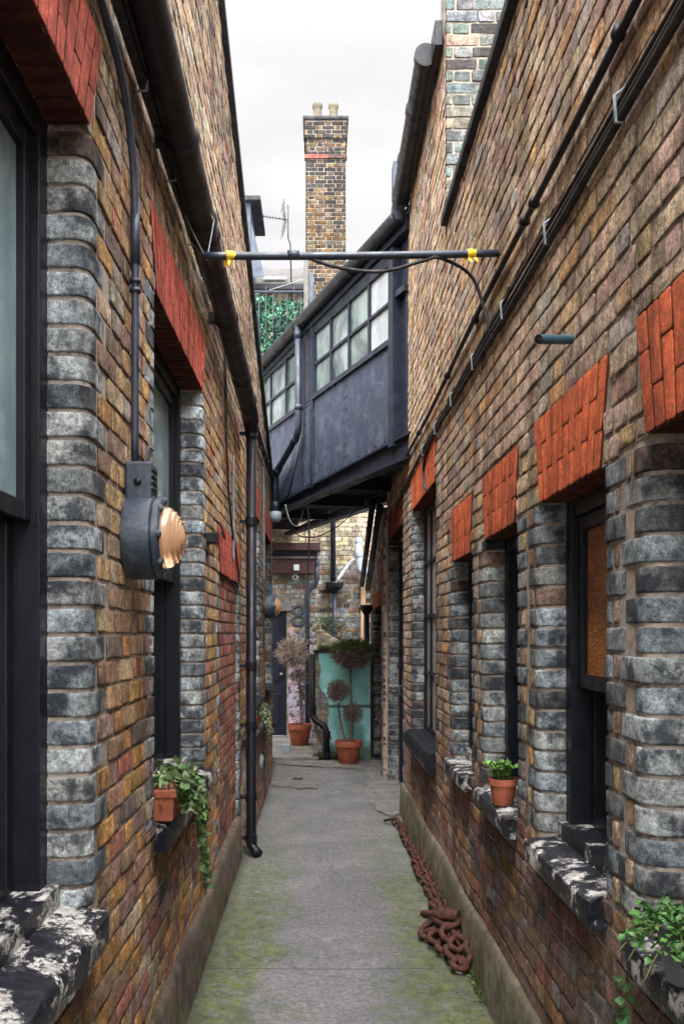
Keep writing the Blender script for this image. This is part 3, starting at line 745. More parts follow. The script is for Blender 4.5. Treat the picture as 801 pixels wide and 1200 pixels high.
# doorway
a,b,z0,z1=RD; mb=MB(); d=-.13
mb.fbox(FRt,a-.03,a+.07,.0,z1,d-.08,d); mb.fbox(FRt,b-.07,b+.03,.0,z1,d-.08,d); mb.fbox(FRt,a+.07,b-.07,z1-.09,z1,d-.08,d-.003)
mb.fbox(FRt,a+.07,b-.07,2.08,2.15,d-.08,d-.006)
for i in range(9):
    u=a+.07+(b-a-.14)*i/9; mb.fbox(FRt,u+.004,u+(b-a-.14)/9-.004,.01,2.08,d-.07,d-.03)
dr=mb.build('door',M['bluedoor'],RB,smooth=False,bevel=.004)
mb=MB(); mb.fbox(FRt,a+.07,b-.07,2.15,z1-.09,d-.05,d-.04); o=mb.build('pane',M['pane_dark'],None,smooth=False); o.parent=dr
mb=MB(); mb.fbox(FRt,b-.20,b-.16,.98,1.14,d-.03,d-.018); mb.tube([FRt.P(b-.18,1.0,d-.02),FRt.P(b-.18,1.02,d+.02),FRt.P(b-.18,1.10,d+.02),FRt.P(b-.18,1.12,d-.02)],.008,8); o=mb.build('handle',M['steel'],None); o.parent=dr
# plinth
mb=MB(); N=70; rows=[]
for i in range(N+1):
    u=-1.2+9.95*i/N; t=.29+.03*noise.noise(Vector((u*1.1,7,0))); n0=.026+.006*noise.noise(Vector((u*2,9,0)))
    rows.append([mb.add(FRt.P(u,v,nn+jit(.002))) for v,nn in ((-.03,n0+.014),(.1,n0+.006),(t-.06,n0),(t-.015,n0-.005),(t,n0-.015),(t+.012,-.02))])
for A,B in zip(rows,rows[1:]):
    for k in range(5): mb.face((A[k],B[k],B[k+1],A[k+1]),True)
mb.face(rows[-1],True); mb.build('plinth',M['plinth_right'],RB)
# parapet coping of the lower part, taller end wall with its own verge
mb=MB(); mb.box(XR-.035,XR+.26,-1.2,5.79,4.252,4.31); mb.build('coping',M['stonecap'],RB,smooth=False,bevel=.008,label='dark thin coping on the lower parapet')
FE=Fr((0,5.80,0),(1,0,0),(0,0,1),(0,-1,0))
mb=MB(); lay(mb,FE,XR,XR+1.7,KR,lambda u:6.6,[],pal_grey,k0=52,off=.0)
mb.mi=1; mortar(mb,FE,XR+.006,XR+1.7,3.8,lambda u:6.6,[])
mb.mi=1; mb.poly([FE.P(XR+.006,5.6,-.008),FE.P(XR+.006,6.6,-.008),FE.P(XR+.006,6.6,-.3),FE.P(XR+.006,5.6,-.3)])
mb.build('end_wall',[M['far'],M['mortar_far']],RB,label='pale grey brick end wall rising above the parapet')
mb=MB(); mb.poly([(XR+.2,-1.2,4.2),(XR+6,-1.2,4.2),(XR+6,5.8,4.2),(XR+.2,5.8,4.2)]); mb.poly([(XR+.0,6.0,5.62),(XR+6,6.0,6.6),(XR+6,10.8,6.6),(XR,10.8,5.62)])
mb.build('roof',M['slate'],RB,smooth=False)
mb=MB(); mb.box(XR-.06,XR-.012,5.86,8.1,5.44,5.60); mb.build('fascia',M['black'],RB,smooth=False,bevel=.004)

# ------------------------------------------------------------------ RIGHT OUTBUILDING (lean-to beyond the door)
OB=thing('outbuilding',(.74,12,0),'small lean-to outbuilding beyond the right doorway, sloping black gutter over a dark door','building')
XO=.745; FO=Fr((XO,0,0),(0,1,0),(0,0,1),(-1,0,0))
def topO(u): return 3.05-.31*(u-10.9)
DO=(11.05,12.55,-.02,2.03)
holes=[(DO[2],DO[3],lambda k,v:(DO[0]-jl(k,0)-.004,DO[1]+jl(k,1)+.004)),(DO[3],DO[3]+.2,lambda k,v:(DO[0]-.03,DO[1]+.03))]
mb=MB(); lay(mb,FO,10.66,13.3,0,topO,holes,lambda u,v: pick(((PUR,20),(BRN,20),(TAN,20),(RED,14),(GRY,12))))
mb.mi=1; mortar(mb,FO,10.66,13.3,0,topO,[(DO[0]-.1,DO[1]+.1,DO[2],DO[3])])
mb.build('wall',[M['brick'],M['mortar']],OB)
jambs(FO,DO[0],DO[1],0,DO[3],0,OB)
lintel('lintel',FO,DO[0],DO[1],DO[3],.2,.03,(.42,.085,.04),OB)
mb=MB(); mb.fbox(FO,DO[0]-.02,DO[0]+.06,0,DO[3],-.2,-.1); mb.fbox(FO,DO[1]-.06,DO[1]+.02,0,DO[3],-.2,-.1)
for i in range(8):
    u=DO[0]+.06+(DO[1]-DO[0]-.12)*i/8; mb.fbox(FO,u+.003,u+(DO[1]-DO[0]-.12)/8-.003,.01,DO[3]-.003,-.18,-.13)
mb.build('door',M['bluedoor'],OB,smooth=False,bevel=.004)
mb=MB(); p0,p1=(XO-.03,10.7,topO(10.7)+.05),(XO-.03,13.35,topO(13.35)+.05)
for dx,dz,r in ((0,0,.045),(-.085,.06,.038)):
    mb.tube([(p0[0]+dx,p0[1],p0[2]+dz),(p1[0]+dx,p1[1],p1[2]+dz)],r,12)
build_each(mb,'gutter',M['iron'],OB)
mb=MB(); mb.poly([(XO,10.66,topO(10.66)+.03),(XO,13.3,topO(13.3)+.03),(XO+3,13.3,topO(13.3)+.03),(XO+3,10.66,topO(10.66)+.03)]); mb.build('roof',M['slate'],OB,smooth=False)
mb=MB(); mb.poly([(XO+.006,13.3,0),(XO+3,13.3,0),(XO+3,13.3,topO(13.3)),(XO+.006,13.3,topO(13.3))]); mb.poly([(XO+.006,10.66,0),(XO+.2,10.66,0),(XO+.2,10.66,3.0),(XO+.006,10.66,3.0)]); mb.build('end_wall',M['mortar'],OB,smooth=False)

# ------------------------------------------------------------------ BRIDGE (covered walkway)
BR=thing('covered_walkway',(.8,8.11,3.3),'black panelled bridge with slanting band of windows spanning the alley overhead','walkway')
dB=Vector((-.337,.941,0)).normalized(); nB=Vector((-.941,-.337,0)).normalized()
FB=Fr((.80,8.11,0),dB,(0,0,1),nB); LBR=6.6
zb=lambda s: 3.47-.028*s      # lower edge of the panels
zw0,zw1=4.415,5.10
mb=MB()   # posts, rails
def bar(F,s0,s1,v0,v1,n0,n1): mb.fbox(F,s0,s1,v0,v1,n0,n1)
bar(FB,.30,.40,3.40,5.215,-.08,.03)
bar(FB,2.52,2.62,3.36,5.215,-.06,.02); bar(FB,2.86,2.94,3.36,5.215,-.06,.012); bar(FB,2.62,2.86,zw0-.04,5.215,-.05,.004)
bar(FB,5.55,5.65,3.3,5.215,-.06,.02)
bar(FB,.40,5.55,zw1,5.215,-.07,.008)
bar(FB,.0,.30,3.45,5.25,-.14,-.06); bar(FB,.12,.15,3.45,4.75,-.06,-.03); bar(FB,.10,.30,4.75,4.81,-.06,.01)
mb.build('frame',M['panelframe'],BR,smooth=False,bevel=.004)
def panel(s0,s1):
    mb=MB(); 
    a=[FB.P(s0,zb(s0),-.01),FB.P(s1,zb(s1),-.01),FB.P(s1,zw0-.045,-.01),FB.P(s0,zw0-.045,-.01)]; b=[p+nB*.012 for p in a]
    ia=[mb.add(p) for p in a]; ib=[mb.add(p) for p in b]; mb.face(ib,FB.flip)
    for k in range(4): mb.face((ia[k],ia[(k+1)%4],ib[(k+1)%4],ib[k]),FB.flip)
    o=mb.build('panel',M['panel'],BR,smooth=False,bevel=.003)
    mb=MB(); n=7
    for i in range(n):
        t=(i+.5)/n
        for s_ in (s0+.03,s1-.03): mb.ball(FB.P(s_,zb(s_)+.05+(zw0-.14-zb(s_))*t,.004),.009,8,5)
    for i in range(5):
        t=(i+.5)/5
        s_=s0+(s1-s0)*t
        mb.ball(FB.P(s_,zb(s_)+.04,.004),.009,8,5); mb.ball(FB.P(s_,zw0-.075,.004),.009,8,5)
    r=mb.build('rivets',M['panelframe'],None); r.parent=o
for s0,s1 in ((.41,1.53),(1.54,2.51),(2.63,2.855),(2.945,4.2),(4.21,5.54),(5.66,6.6)): panel(s0,s1)
# glazed band: two rows
def glaze(s0,s1,n,bright):
    mb=MB(); vm=(zw0+zw1)/2
    mb.fbox(FB,s0,s1,zw0-.04,zw0,-.05,.018); mb.fbox(FB,s0,s1,vm-.016,vm+.016,-.04,.0)
    for i in range(n+1):
        s_=s0+(s1-s0)*i/n; mb.fbox(FB,s_-.018,s_+.018,zw0,zw1,-.045,.004)
    mb.fbox(FB,s0,s1,zw0-.065,zw0-.04,-.02,.032)
    wnd=mb.build('window',M['panelframe'],BR,smooth=False,bevel=.003)
    for i in range(n):
        for a,b in ((zw0,vm),(vm,zw1)):
            p=MB(); s_=s0+(s1-s0)*i/n; p.fbox(FB,s_+.016,s_+(s1-s0)/n-.016,a+.004,b-.004,-.03,-.024)
            q=p.build('pane',M['pane_sky'] if i<bright else M['pane_walk'],None,smooth=False); q.parent=wnd
glaze(.40,2.52,4,1); glaze(2.94,5.55,4,0)
mb=MB()   # edge beams, far side wall, floor, roof
def slab(s0,s1,n0,n1,z0,z1,tilt=0): mb.fbox(FB,s0,s1,z0,z1,n0,n1)
for n0 in (-.10,-1.02):
    a=[]
    for s_ in (-.05,6.6):
        for (nn,zz) in ((n0,3.24),(n0+.12,3.24),(n0+.12,3.27),(n0+.075,3.28),(n0+.075,zb(s_)-.03),(n0+.12,zb(s_)-.02),(n0+.12,zb(s_)+.0),(n0,zb(s_))): a.append(mb.add(FB.P(s_,zz,nn)))
    for k in range(8): mb.face((a[k],a[(k+1)%8],a[8+(k+1)%8],a[8+k]),FB.flip)
    mb.face(a[:8]); mb.face(a[8:])
build_each(mb,'beam',M['panelframe'],BR,smooth=False)
mb=MB()
for i in range(14):
    s0=-.4+i*.55; mb.fbox(FB,s0,s0+.535,3.385,3.42,-1.0,-.03)
for i in range(5): mb.fbox(FB,.6+i*1.3,.68+i*1.3,3.26,3.385,-.9,-.03)
build_each(mb,'floor_board',M['darkvoid'],BR,smooth=False)
mb=MB(); mb.fbox(FB,.1,6.6,3.42,5.3,-1.0,-.95); mb.build('back_panel',M['panelframe'],BR,smooth=False)
gzb=lambda s_: 5.375-.026*s_
def tiltbox(mb,s0,s1,n0,n1,d0,d1):
    a=[mb.add(FB.P(s_,gzb(s_)+d,n)) for n in (n0,n1) for d in (d0,d1) for s_ in (s0,s1)]
    for q in ((4,5,7,6),(1,0,2,3),(0,4,6,2),(5,1,3,7),(6,7,3,2),(0,1,5,4)): mb.face([a[i] for i in q],FB.flip)
mb=MB(); tiltbox(mb,-.3,6.7,-1.06,.04,.0,.05); mb.build('roof',M['lead'],BR,smooth=False)
mb=MB(); tiltbox(mb,.0,6.6,-.05,.035,-.12,-.005); mb.build('fascia',M['panelframe'],BR,smooth=False)
mb=MB(); g=.085
mb.tube([FB.P(.02,gzb(.02),g),FB.P(6.6,gzb(6.6),g)],.066,16)
for s_ in (1.2,2.9,4.6): mb.tube([FB.P(s_-.03,gzb(s_-.03),g),FB.P(s_+.03,gzb(s_+.03),g)],.073,16)
mb.build('gutter',M['iron'],BR,angle=40)

# bridge downpipe and its strut
DP=thing('downpipe',(0,0,0),'dark blue grey downpipe cranked down the face of the overhead walkway','pipe')
P=lambda s,z,n=.10: FB.P(s,z,n)
mb=MB(); pts=[P(2.78,5.27),P(2.78,4.14),P(2.80,4.07),P(2.86,4.0),P(3.62,3.72),P(3.68,3.67),P(3.70,3.60),P(3.70,3.2)]
mb.tube(pts,.042,14); mb.build('pipe',M['pipeblue'],DP)
mb=MB()
for a,b in ((P(2.78,4.35),P(2.78,4.29)),(P(2.78,5.2),P(2.78,5.12)),(P(3.56,3.742),P(3.64,3.712)),(P(2.88,3.993),P(2.95,3.967)),(P(3.70,3.35),P(3.70,3.24))): mb.cyl(a,b,.05)
build_each(mb,'collar',M['pipeblue'],DP)
mb=MB(); mb.lathe([(.05,.0),(.075,.03),(.078,.12),(.03,.13)],c=tuple(P(3.70,3.10))); mb.build('hopper',M['greyflue'],DP)
mb=MB(); mb.tube([P(2.82,3.98,.06),P(3.18,3.36,.09),P(3.5,3.34,.06)],.016,8); tag(mb.build('strut_pipe',M['pipeblue']),'thin slanting blue grey pipe under the walkway windows','pipe')

# gutter on the taller right wall
RG=thing('roof_gutter',(.7,7,5.5),'black round gutter along the eaves high on the right','gutter')
mb=MB(); mb.tube([(.705,6.05,5.50),(.705,8.05,5.48)],.068,18); mb.build('channel',M['iron'],RG,angle=40)
mb=MB()
for y in (6.08,6.7,7.4): mb.tube([(.705,y-.03,5.50),(.705,y+.03,5.50)],.076,18)
build_each(mb,'collar',M['iron'],RG,angle=40)
mb=MB(); mb.tube([(.705,7.98,5.48),(.70,8.10,5.44),(.69,8.14,5.36)],.06,14); mb.box(.64,.76,7.9,8.08,5.52,5.75); mb.build('outlet',M['lead'],RG,angle=40)

# ------------------------------------------------------------------ LEFT pipes and cables
LG=thing('soil_pipe',(-.5,3,3.5),'fat black pipe sloping along high on the left wall','pipe')
gz=lambda y: 3.575-.056*(y-2.74)
mb=MB(); mb.tube([(-.505,-1.0,gz(-1.0)),(-.507,3,gz(3)),(-.512,6.85,gz(6.85)),(-.512,6.98,gz(6.98)-.03),(-.512,7.02,gz(7.0)-.10)],[.056,.058,.062,.063,.05],20); mb.build('pipe',M['iron'],LG,angle=40)
mb=MB()
for y in (1.9,3.42,4.02,4.16,5.1,6.1,6.6): 
    mb.tube([(-.508,y-.02,gz(y)+.0014),(-.508,y-.012,gz(y)+.001),(-.508,y+.012,gz(y)),(-.508,y+.02,gz(y)-.0014)],[.060,.068,.068,.060],20)
build_each(mb,'collar',M['iron'],LG,angle=40)
mb=MB()
for y in (3.42,5.1): mb.box(-.605,-.53,y-.018,y+.018,gz(y)-.03,gz(y)+.03)
build_each(mb,'bracket',M['iron'],LG,smooth=False)
DW=thing('downpipe',(-.512,7.02,0),'slim black iron downpipe running to the ground on the left wall','pipe')
mb=MB(); mb.tube([(-.512,7.02,gz(7)-.04),(-.512,7.02,.14),(-.508,7.015,.09),(-.48,6.985,.05),(-.45,6.955,.03)],.038,16); mb.build('pipe',M['iron'],DW)
mb=MB()
for z in (3.22,2.55,1.45,1.0,.45,.14):
    mb.cyl((-.512,7.02,z-.03),(-.512,7.02,z+.03),.046); mb.box(-.600,-.512,7.005,7.035,z-.012,z+.012)
build_each(mb,'collar',M['iron'],DW,angle=40)
CB=thing('cable_bundle',(-.58,3,3.5),'tangled bundle of black cables clipped along the left wall behind the fat pipe','cable')
for k in range(6):
    mb=MB(); pts=[]; bx,bz=(-.592+.012*(k%3),3.50+.018*(k//2))
    for i in range(75):
        y=-1.0+12.6*i/74
        pts.append((bx+.007*noise.noise(Vector((y*1.3,k*5,0)))+.004,y,bz+.010*y+.022*noise.noise(Vector((y*1.7,k*9,2)))-(.035 if k==5 else 0)*abs(math.sin(y*2.1))))
    mb.tube(pts,(.014,.009,.011,.007,.009,.006)[k],7); mb.build('cable',M['cable'],CB)
mb=MB()
for y in [1.2+.62*i for i in range(16)]:
    mb.tube([(-.607,y,3.47+.01*y),(-.57,y,3.47+.01*y),(-.565,y+.005,3.56+.01*y),(-.607,y,3.575+.01*y)],.005,6)
build_each(mb,'clip',M['greycable'],CB)
mb=MB(); pts=[(-.586,.5,3.42),(-.586,2.0,3.415),(-.586,2.55,3.40),(-.586,2.78,3.34),(-.586,2.90,3.22),(-.586,2.945,3.05),(-.586,2.95,2.8),(-.587,2.95,2.238)]
def smooth_pts(p,n=5):
    p=[Vector(x) for x in p]; out=[]
    for i in range(len(p)-1):
        a,b,c,d=p[max(i-1,0)],p[i],p[i+1],p[min(i+2,len(p)-1)]
        for k in range(n):
            t=k/n; out.append(.5*((2*b)+(c-a)*t+(2*a-5*b+4*c-d)*t*t+(3*b-a-3*c+d)*t**3))
    out.append(p[-1]); return out
CD=thing('conduit',(-.59,2.95,2.3),'blue grey cable conduit bending down to the nearer bulkhead lamp','conduit')
mb.tube(smooth_pts(pts),.0125,10); mb.build('tube',M['pipeblue'],CD)
mb=MB(); mb.cyl((-.586,2.95,3.08),(-.586,2.951,2.88),.0155,seg=12)
for z in (2.82,2.79): mb.cyl((-.586,2.95,z),(-.586,2.95,z+.012),.019,seg=12)
mb.build('joint',M['pipeblue'],CD)
def cable(name,label,pts,r,mat,cat='cable',n=5,group=None):
    m_=MB(); m_.tube(smooth_pts(pts,n),r,7); o=m_.build(name,mat); return tag(o,label,cat,group)
cable('hanging_cable','thin black cable drooping down the left wall to the bricked-up arch',[(-.598,5.9,3.5),(-.598,5.95,3.2),(-.597,6.0,2.9),(-.596,6.25,2.5),(-.595,6.7,2.25),(-.594,6.9,2.08),(-.594,6.7,2.0),(-.594,6.2,2.06)],.0075,M['cable'])
cable('wall_conduit','thin grey conduit rising beside the slim downpipe on the left wall',[(-.597,6.48,2.2),(-.597,6.48,2.5),(-.597,6.48,2.95)],.0085,M['greycable'],'conduit')
cable('lamp_cable','pale grey cable dropping to the farther bulkhead lamp',[(-.597,10.0,3.5),(-.597,10.05,3.1),(-.597,10.1,2.6),(-.597,10.15,2.25)],.011,M['greycable'])
cable('hooked_wire','short black wire looping off the left wall above the bricked-up arch',[(-.605,5.35,2.36),(-.57,5.38,2.33),(-.56,5.5,2.27),(-.58,5.65,2.29),(-.605,5.75,2.33)],.006,M['cable'])
mb=MB(); mb.box(-.612,-.555,4.98,5.10,2.19,2.245); mb.box(-.612,-.60,4.99,5.09,2.13,2.19); tag(mb.build('wall_bracket',M['iron'],smooth=False,bevel=.005),'small dark bracket stub on the left wall','bracket')

# bulkhead lamps
def make_lamp():
    t=thing('bulkhead_lamp',(XL+.004,2.95,2.005),'large grey bulkhead lamp with ribbed amber lens near the camera on the left wall','lamp','bulkhead lamps on the left wall',world=False)
    mb=MB(); mb.lathe([(.0,.0),(.130,.0),(.134,.006),(.134,.075),(.131,.084),(.125,.088),(.0,.088)],ax='x',seg=48); mb.build('body',M['lampgrey'],t,angle=35)
    mb=MB(); mb.box(0,.082,-.062,.062,.105,.235)
    hs=mb.build('terminal_box',M['lampgrey'],t,smooth=False,bevel=.008)
    mb=MB(); mb.lathe([(.0,-.003),(.012,-.003),(.012,.004),(.0,.004)],c=(0,0,0),ax='x',seg=14); 
    mb2=MB()
    for k in range(4): mb2.box(.080,.0865,-.055,.03,.15+k*.02,.158+k*.02)
    q=mb2.build('rib',M['lampgrey'],None,smooth=False); q.parent=hs
    mb=MB(); mb.tube([(.04,-.0615,.17),(.04,-.069,.17)],.012,12); q=mb.build('screw',M['iron'],None); q.parent=hs
    mb=MB(); seg=60; prof=[(.120,.088),(.126,.092),(.126,.106),(.118,.114),(.100,.114),(.098,.108)]
    rings=[]
    for r,h in prof:
        rings.append([mb.add((h,(r*(1+(.045*max(0,math.cos(8*a))**3 if r>.115 else 0)))*math.cos(a),(r*(1+(.045*max(0,math.cos(8*a))**3 if r>.115 else 0)))*math.sin(a))) for a in [2*math.pi*k/seg for k in range(seg)]])
    for A,B in zip(rings,rings[1:]):
        for k in range(seg): mb.face((A[k],A[(k+1)%seg],B[(k+1)%seg],B[k]))
    for k in range(8):
        a=2*math.pi*k/8; mb.ball((.113,.117*math.cos(a),.117*math.sin(a)),(.012,.014,.014),10,6)
    mb.build('ring',M['lampgrey'],t,angle=50)
    mb=MB(); prof=[]
    for i in range(73):
        s_=i/72; r=.098*(1-s_)+.002; base=.108+.068*math.sqrt(max(0,1-(r/.1)**2)); rib=.0065*abs(math.sin(s_*math.pi*7))
        prof.append((r,base+rib))
    mb.lathe(prof,ax='x',seg=48); mb.build('lens',M['lens'],t)
    mb=MB(); mb.lathe([(.097,.1065),(.06,.1035),(.03,.103),(.001,.104)],ax='x',seg=36); mb.build('reflector',M['reflector'],t)
    return t
lamp=make_lamp()
dup(lamp,(-.585,10.05,1.99),'smaller looking bulkhead lamp far down the left wall by the rear court')

# ------------------------------------------------------------------ pole across the alley
PO=thing('pole',(-.5,3.92,3.3),'dark pole spanning the alley overhead with yellow tape near both ends','pole')
p0,p1=Vector((-.505,3.92,3.305)),Vector((.80,4.10,3.39)); 
mb=MB(); pts=[p0.lerp(p1,i/14)+Vector((0,0,-.006*math.sin(math.pi*i/14)+.004*noise.noise(Vector((i,1,1))))) for i in range(15)]; mb.tube(pts,.0165,12); mb.build('rod',M['pipeblue'],PO)
for t in (.10,.905):
    mb=MB(); c=p0.lerp(p1,t); d=(p1-p0).normalized()
    mb.tube([c-d*.020,c-d*.014,c+d*.006,c+d*.020],[.0175,.020,.0185,.0175],12)
    for k in range(5): mb.leaf(c+d*jit(.02),Vector((jit(.4),jit(.4),-1)),d,.05,.018,(.8,.5,.02))
    mb.build('tape',M['yellow'],PO)
mb=MB(); c=p0.lerp(p1,.3); d=(p1-p0).normalized(); mb.tube([c-d*.02,c+d*.03],.020,12); build_each(mb,'collar',M['pipeblue'],PO)
m_=MB(); m_.tube([p0+Vector((.03,0,-.018)),p0+Vector((.03,.02,0)),(-.445,3.93,3.46),(-.505,3.94,3.575),(-.57,3.93,3.48),p0+Vector((.02,-.02,0))],.003,5); m_.build('tie_wire',M['greycable'],PO)
a=p0.lerp(p1,.33)
cable('hanging_cable','black cable looping below the overhead pole to the right wall',[a,p0.lerp(p1,.45)-Vector((0,0,.055)),p0.lerp(p1,.6)-Vector((0,0,.075)),p0.lerp(p1,.74)-Vector((0,0,.03)),p0.lerp(p1,.80)-Vector((0,.0,.02)),(.70,4.2,3.32),(.775,4.22,3.12),(.785,4.15,3.03),(.787,4.0,3.06),(.787,3.8,3.13)],.008,M['cable'],n=7)

# conduits on the right wall, rising toward the camera
def runR(y,zx): return zx
CR=thing('wall_conduit',(.79,4,3.3),'upper of the two black conduits running along the right wall','conduit')
mb=MB(); pts=[(.782,y,3.265+.011*math.sin(y*1.7)) for y in [-.8+.4*i for i in range(26)]]; mb.tube(pts,.013,9); mb.build('tube',M['iron'],CR)
mb=MB()
for y in (1.5,2.4,3.35,3.5,4.6,5.6,7.2): mb.cyl((.782,y-.012,3.265),(.782,y+.012,3.265),.021,seg=12)
build_each(mb,'collar',M['iron'],CR)
CR2=thing('cable_bundle',(.79,4,3.05),'lower pair of black cables along the right wall under the conduit','cable')
for k in range(3):
    mb=MB(); pts=[(.787-.003*k,y,3.045+.022*k+.008*math.sin(y*1.3+k)+.004*noise.noise(Vector((y*2,k,0)))) for y in [-.8+.3*i for i in range(25)]]
    if k==0: pts+= [(.787,6.75,3.02),(.786,6.9,2.93),(.786,6.85,2.80),(.786,6.65,2.73)]
    else: pts+=[(.787,7.2,3.05+.02*k),(.787,8.2,3.0+.03*k),(.787,9.6,2.95+.03*k)]
    mb.tube(smooth_pts(pts,3),(.012,.009,.007)[k],8); mb.build('cable',M['cable'],CR2)
mb=MB()
for y in [.9+.75*i for i in range(9)]: mb.tube([(.797,y,3.03),(.772,y,3.03),(.770,y,3.10),(.797,y,3.12)],.005,6)
build_each(mb,'clip',M['greycable'],CR2)
PS=thing('pipe_stub',(.8,2.93,2.63),'short blue pipe stub poking out of the right wall','pipe')
mb=MB(); mb.tube([(.80,2.93,2.633),(.66,2.77,2.583)],.0145,14,cap=False); mb.build('pipe',paint('teal_blue_pipe',(.02,.07,.11),.5,.5,(.12,.2,.24)),PS)
mb=MB(); mb.tube([(.668,2.779,2.586),(.663,2.773,2.584)],.0125,12); mb.build('bore',M['cable'],PS)

# ------------------------------------------------------------------ REAR BUILDING
YB=14.5; FRr=Fr((0,YB,0),(1,0,0),(0,0,1),(0,-1,0))
RR=thing('brick_building',(0,YB,0),'pale buff brick building closing the end of the alley, navy door at its left','building')
DD=(-1.25,-.50,.055,2.05)
holes=[(DD[2]-.1,DD[3],lambda k,v:(DD[0],DD[1]))]
mb=MB(); lay(mb,FRr,-2.2,2.2,0,lambda u:5.95,holes,pal_rear,bond='english'); mb.mi=1; mortar(mb,FRr,-2.2,2.2,0,lambda u:5.95,[(DD[0],DD[1],0,DD[3])])
mb.build('wall',[M['far'],M['mortar_far']],RR)
mb=MB(); a,b,z0,z1=DD; d=-.06
mb.fbox(FRr,a,a+.05,z0,z1,d-.06,d+.03); mb.fbox(FRr,b-.05,b,z0,z1,d-.06,d+.03); mb.fbox(FRr,a+.05,b-.05,z1-.05,z1,d-.06,d+.027)
mb.fbox(FRr,a+.05,b-.05,z0+.03,z1-.05,d-.05,d-.02)
for v0_,v1_ in ((.25,.75),(.95,1.35),(1.45,1.9)):
    for u0_,u1_ in ((a+.12,a+.34),(b-.34,b-.12)): mb.fbox(FRr,u0_,u1_,v0_,v1_,d-.02,d-.006)
dr=mb.build('door',M['bluedoor'],RR,smooth=False,bevel=.006,label='navy panelled door')
mb=MB(); mb.ball(FRr.P(b-.085,1.05,d+.02),.028,12,8); o=mb.build('handle',M['steel'],None); o.parent=dr
mb=MB(); mb.fbox(FRr,a,b,.055,.085,d-.06,.03); mb.build('threshold',M['slab'],RR,smooth=False,bevel=.005)
mb=MB(); mb.fbox(FRr,a-.08,b+.08,z1+.0,z1+.26,-.03,.014); mb.build('lintel',M['slab'],RR,smooth=False,bevel=.008,label='pale stone lintel over the navy door')
mb=MB(); mb.fbox(FRr,-2.2,2.2,5.95,6.02,-.25,.05); mb.build('coping',M['stonecap'],RR,smooth=False,bevel=.01)
mb=MB(); mb.fbox(FRr,-2.2,2.2,5.85,5.9,-3,-.1); mb.build('roof',M['lead'],RR,smooth=False)
# graffiti areas painted on the wall
mb=MB(); mb.poly([FRr.P(u,v,.0075) for u,v in ((-.47,.06),(-.05,.06),(-.05,1.75),(-.2,1.80),(-.3,1.70),(-.47,1.78))],FRr.flip); mb.build('graffiti',M['mural'],RR,smooth=False,label='pink, white and black graffiti beside the door')
mb=MB()
for (cu,cv,r) in ((-.32,2.06,.085),(-.31,1.90,.095)):
    pts=[FRr.P(cu+r*math.cos(t),cv+r*.8*math.sin(t),.010) for t in [2*math.pi*k/18 for k in range(18)]]; mb.tube(pts,.035,6,closed=True)
for i,v in enumerate(mb.v):  # flatten the paint onto the wall
    mb.v[i]=(v[0],YB-.008-(YB-.010-v[1])*.02,v[2])
mb.build('graffiti',M['graffito'],RR,label='dark sprayed figure eight')
# porch fascia
CN=thing('porch_canopy',(-.3,14.3,2.7),'brown fascia boards of a shallow porch over the rear wall','canopy')
mb=MB(); mb.box(-.85,.03,14.22,14.49,2.98,3.10); mb.build('fascia',M['brownboard'],CN,smooth=False,bevel=.006)
mb=MB(); mb.box(-.85,-.02,14.27,14.49,2.885,2.98); mb.build('dark_board',M['black'],CN,smooth=False)  # black board below the brown fascia
mb=MB(); mb.box(-.85,-.05,14.24,14.485,2.855,2.882); mb.build('batten',M['timber'],CN,smooth=False,bevel=.003)
mb=MB(); mb.box(-.85,-.06,14.28,14.49,2.63,2.855); mb.build('soffit_board',M['brownboard'],CN,smooth=False,bevel=.004,label='dark lower board')
mb=MB(); mb.box(-.385,-.30,14.25,14.28,2.67,2.76); tag(mb.build('junction_box',M['whitepipe'],smooth=False,bevel=.005),'small white box on the porch fascia above the rear wall','box')
SCm=thing('security_camera',(-.36,14.36,2.58),'small white dome camera below the white box','camera')
mb=MB(); mb.ball((-.36,14.40,2.575),(.055,.055,.045),16,10); mb.cyl((-.36,14.40,2.6),(-.36,14.40,2.65),.03); mb.build('dome',M['whitepipe'],SCm)
mb=MB(); mb.ball((-.365,14.348,2.57),(.02,.012,.02),12,8); mb.build('camera_lens',M['cable'],SCm)
# rear pipes
DR=thing('downpipe',(-.17,14.4,0),'dark blue downpipe with dogleg below the porch canopy','pipe')
mb=MB(); mb.tube([(-.03,14.36,2.86),(-.03,14.36,2.52),(-.05,14.36,2.45),(-.14,14.36,2.38),(-.175,14.36,2.32),(-.175,14.36,.1)],.038,12); mb.build('pipe',M['pipeblue'],DR)
mb=MB()
for z in (2.78,2.55): mb.cyl((-.03,14.36,z-.03),(-.03,14.36,z+.03),.046)
mb.cyl((-.175,14.36,2.30),(-.175,14.36,2.22),.048); build_each(mb,'collar',M['pipeblue'],DR,angle=40)
DH=thing('downpipe',(.23,14.4,0),'black downpipe with hopper head in middle of the buff rear wall','pipe')
mb=MB(); mb.tube([(.225,14.40,5.6),(.23,14.40,2.5)],.04,12); mb.tube([(.25,14.40,2.38),(.255,14.40,.3)],.035,12); mb.build('pipe',M['pipeblue'],DH)
mb=MB(); mb.lathe([(.04,2.33),(.09,2.39),(.135,2.42),(.145,2.48),(.13,2.50),(.04,2.50)],c=(.25,14.40,0)); mb.build('hopper',M['iron'],DH,angle=40)
WP=thing('waste_pipe',(.5,14.3,2.7),'white plastic waste pipe angling down into the hopper','pipe')
mb=MB(); mb.tube(smooth_pts([(.28,14.36,2.50),(.42,14.36,2.70),(.52,14.36,2.82),(.60,14.36,2.84),(.95,14.36,2.85)],3),.026,12); mb.build('pipe',M['whitepipe'],WP)
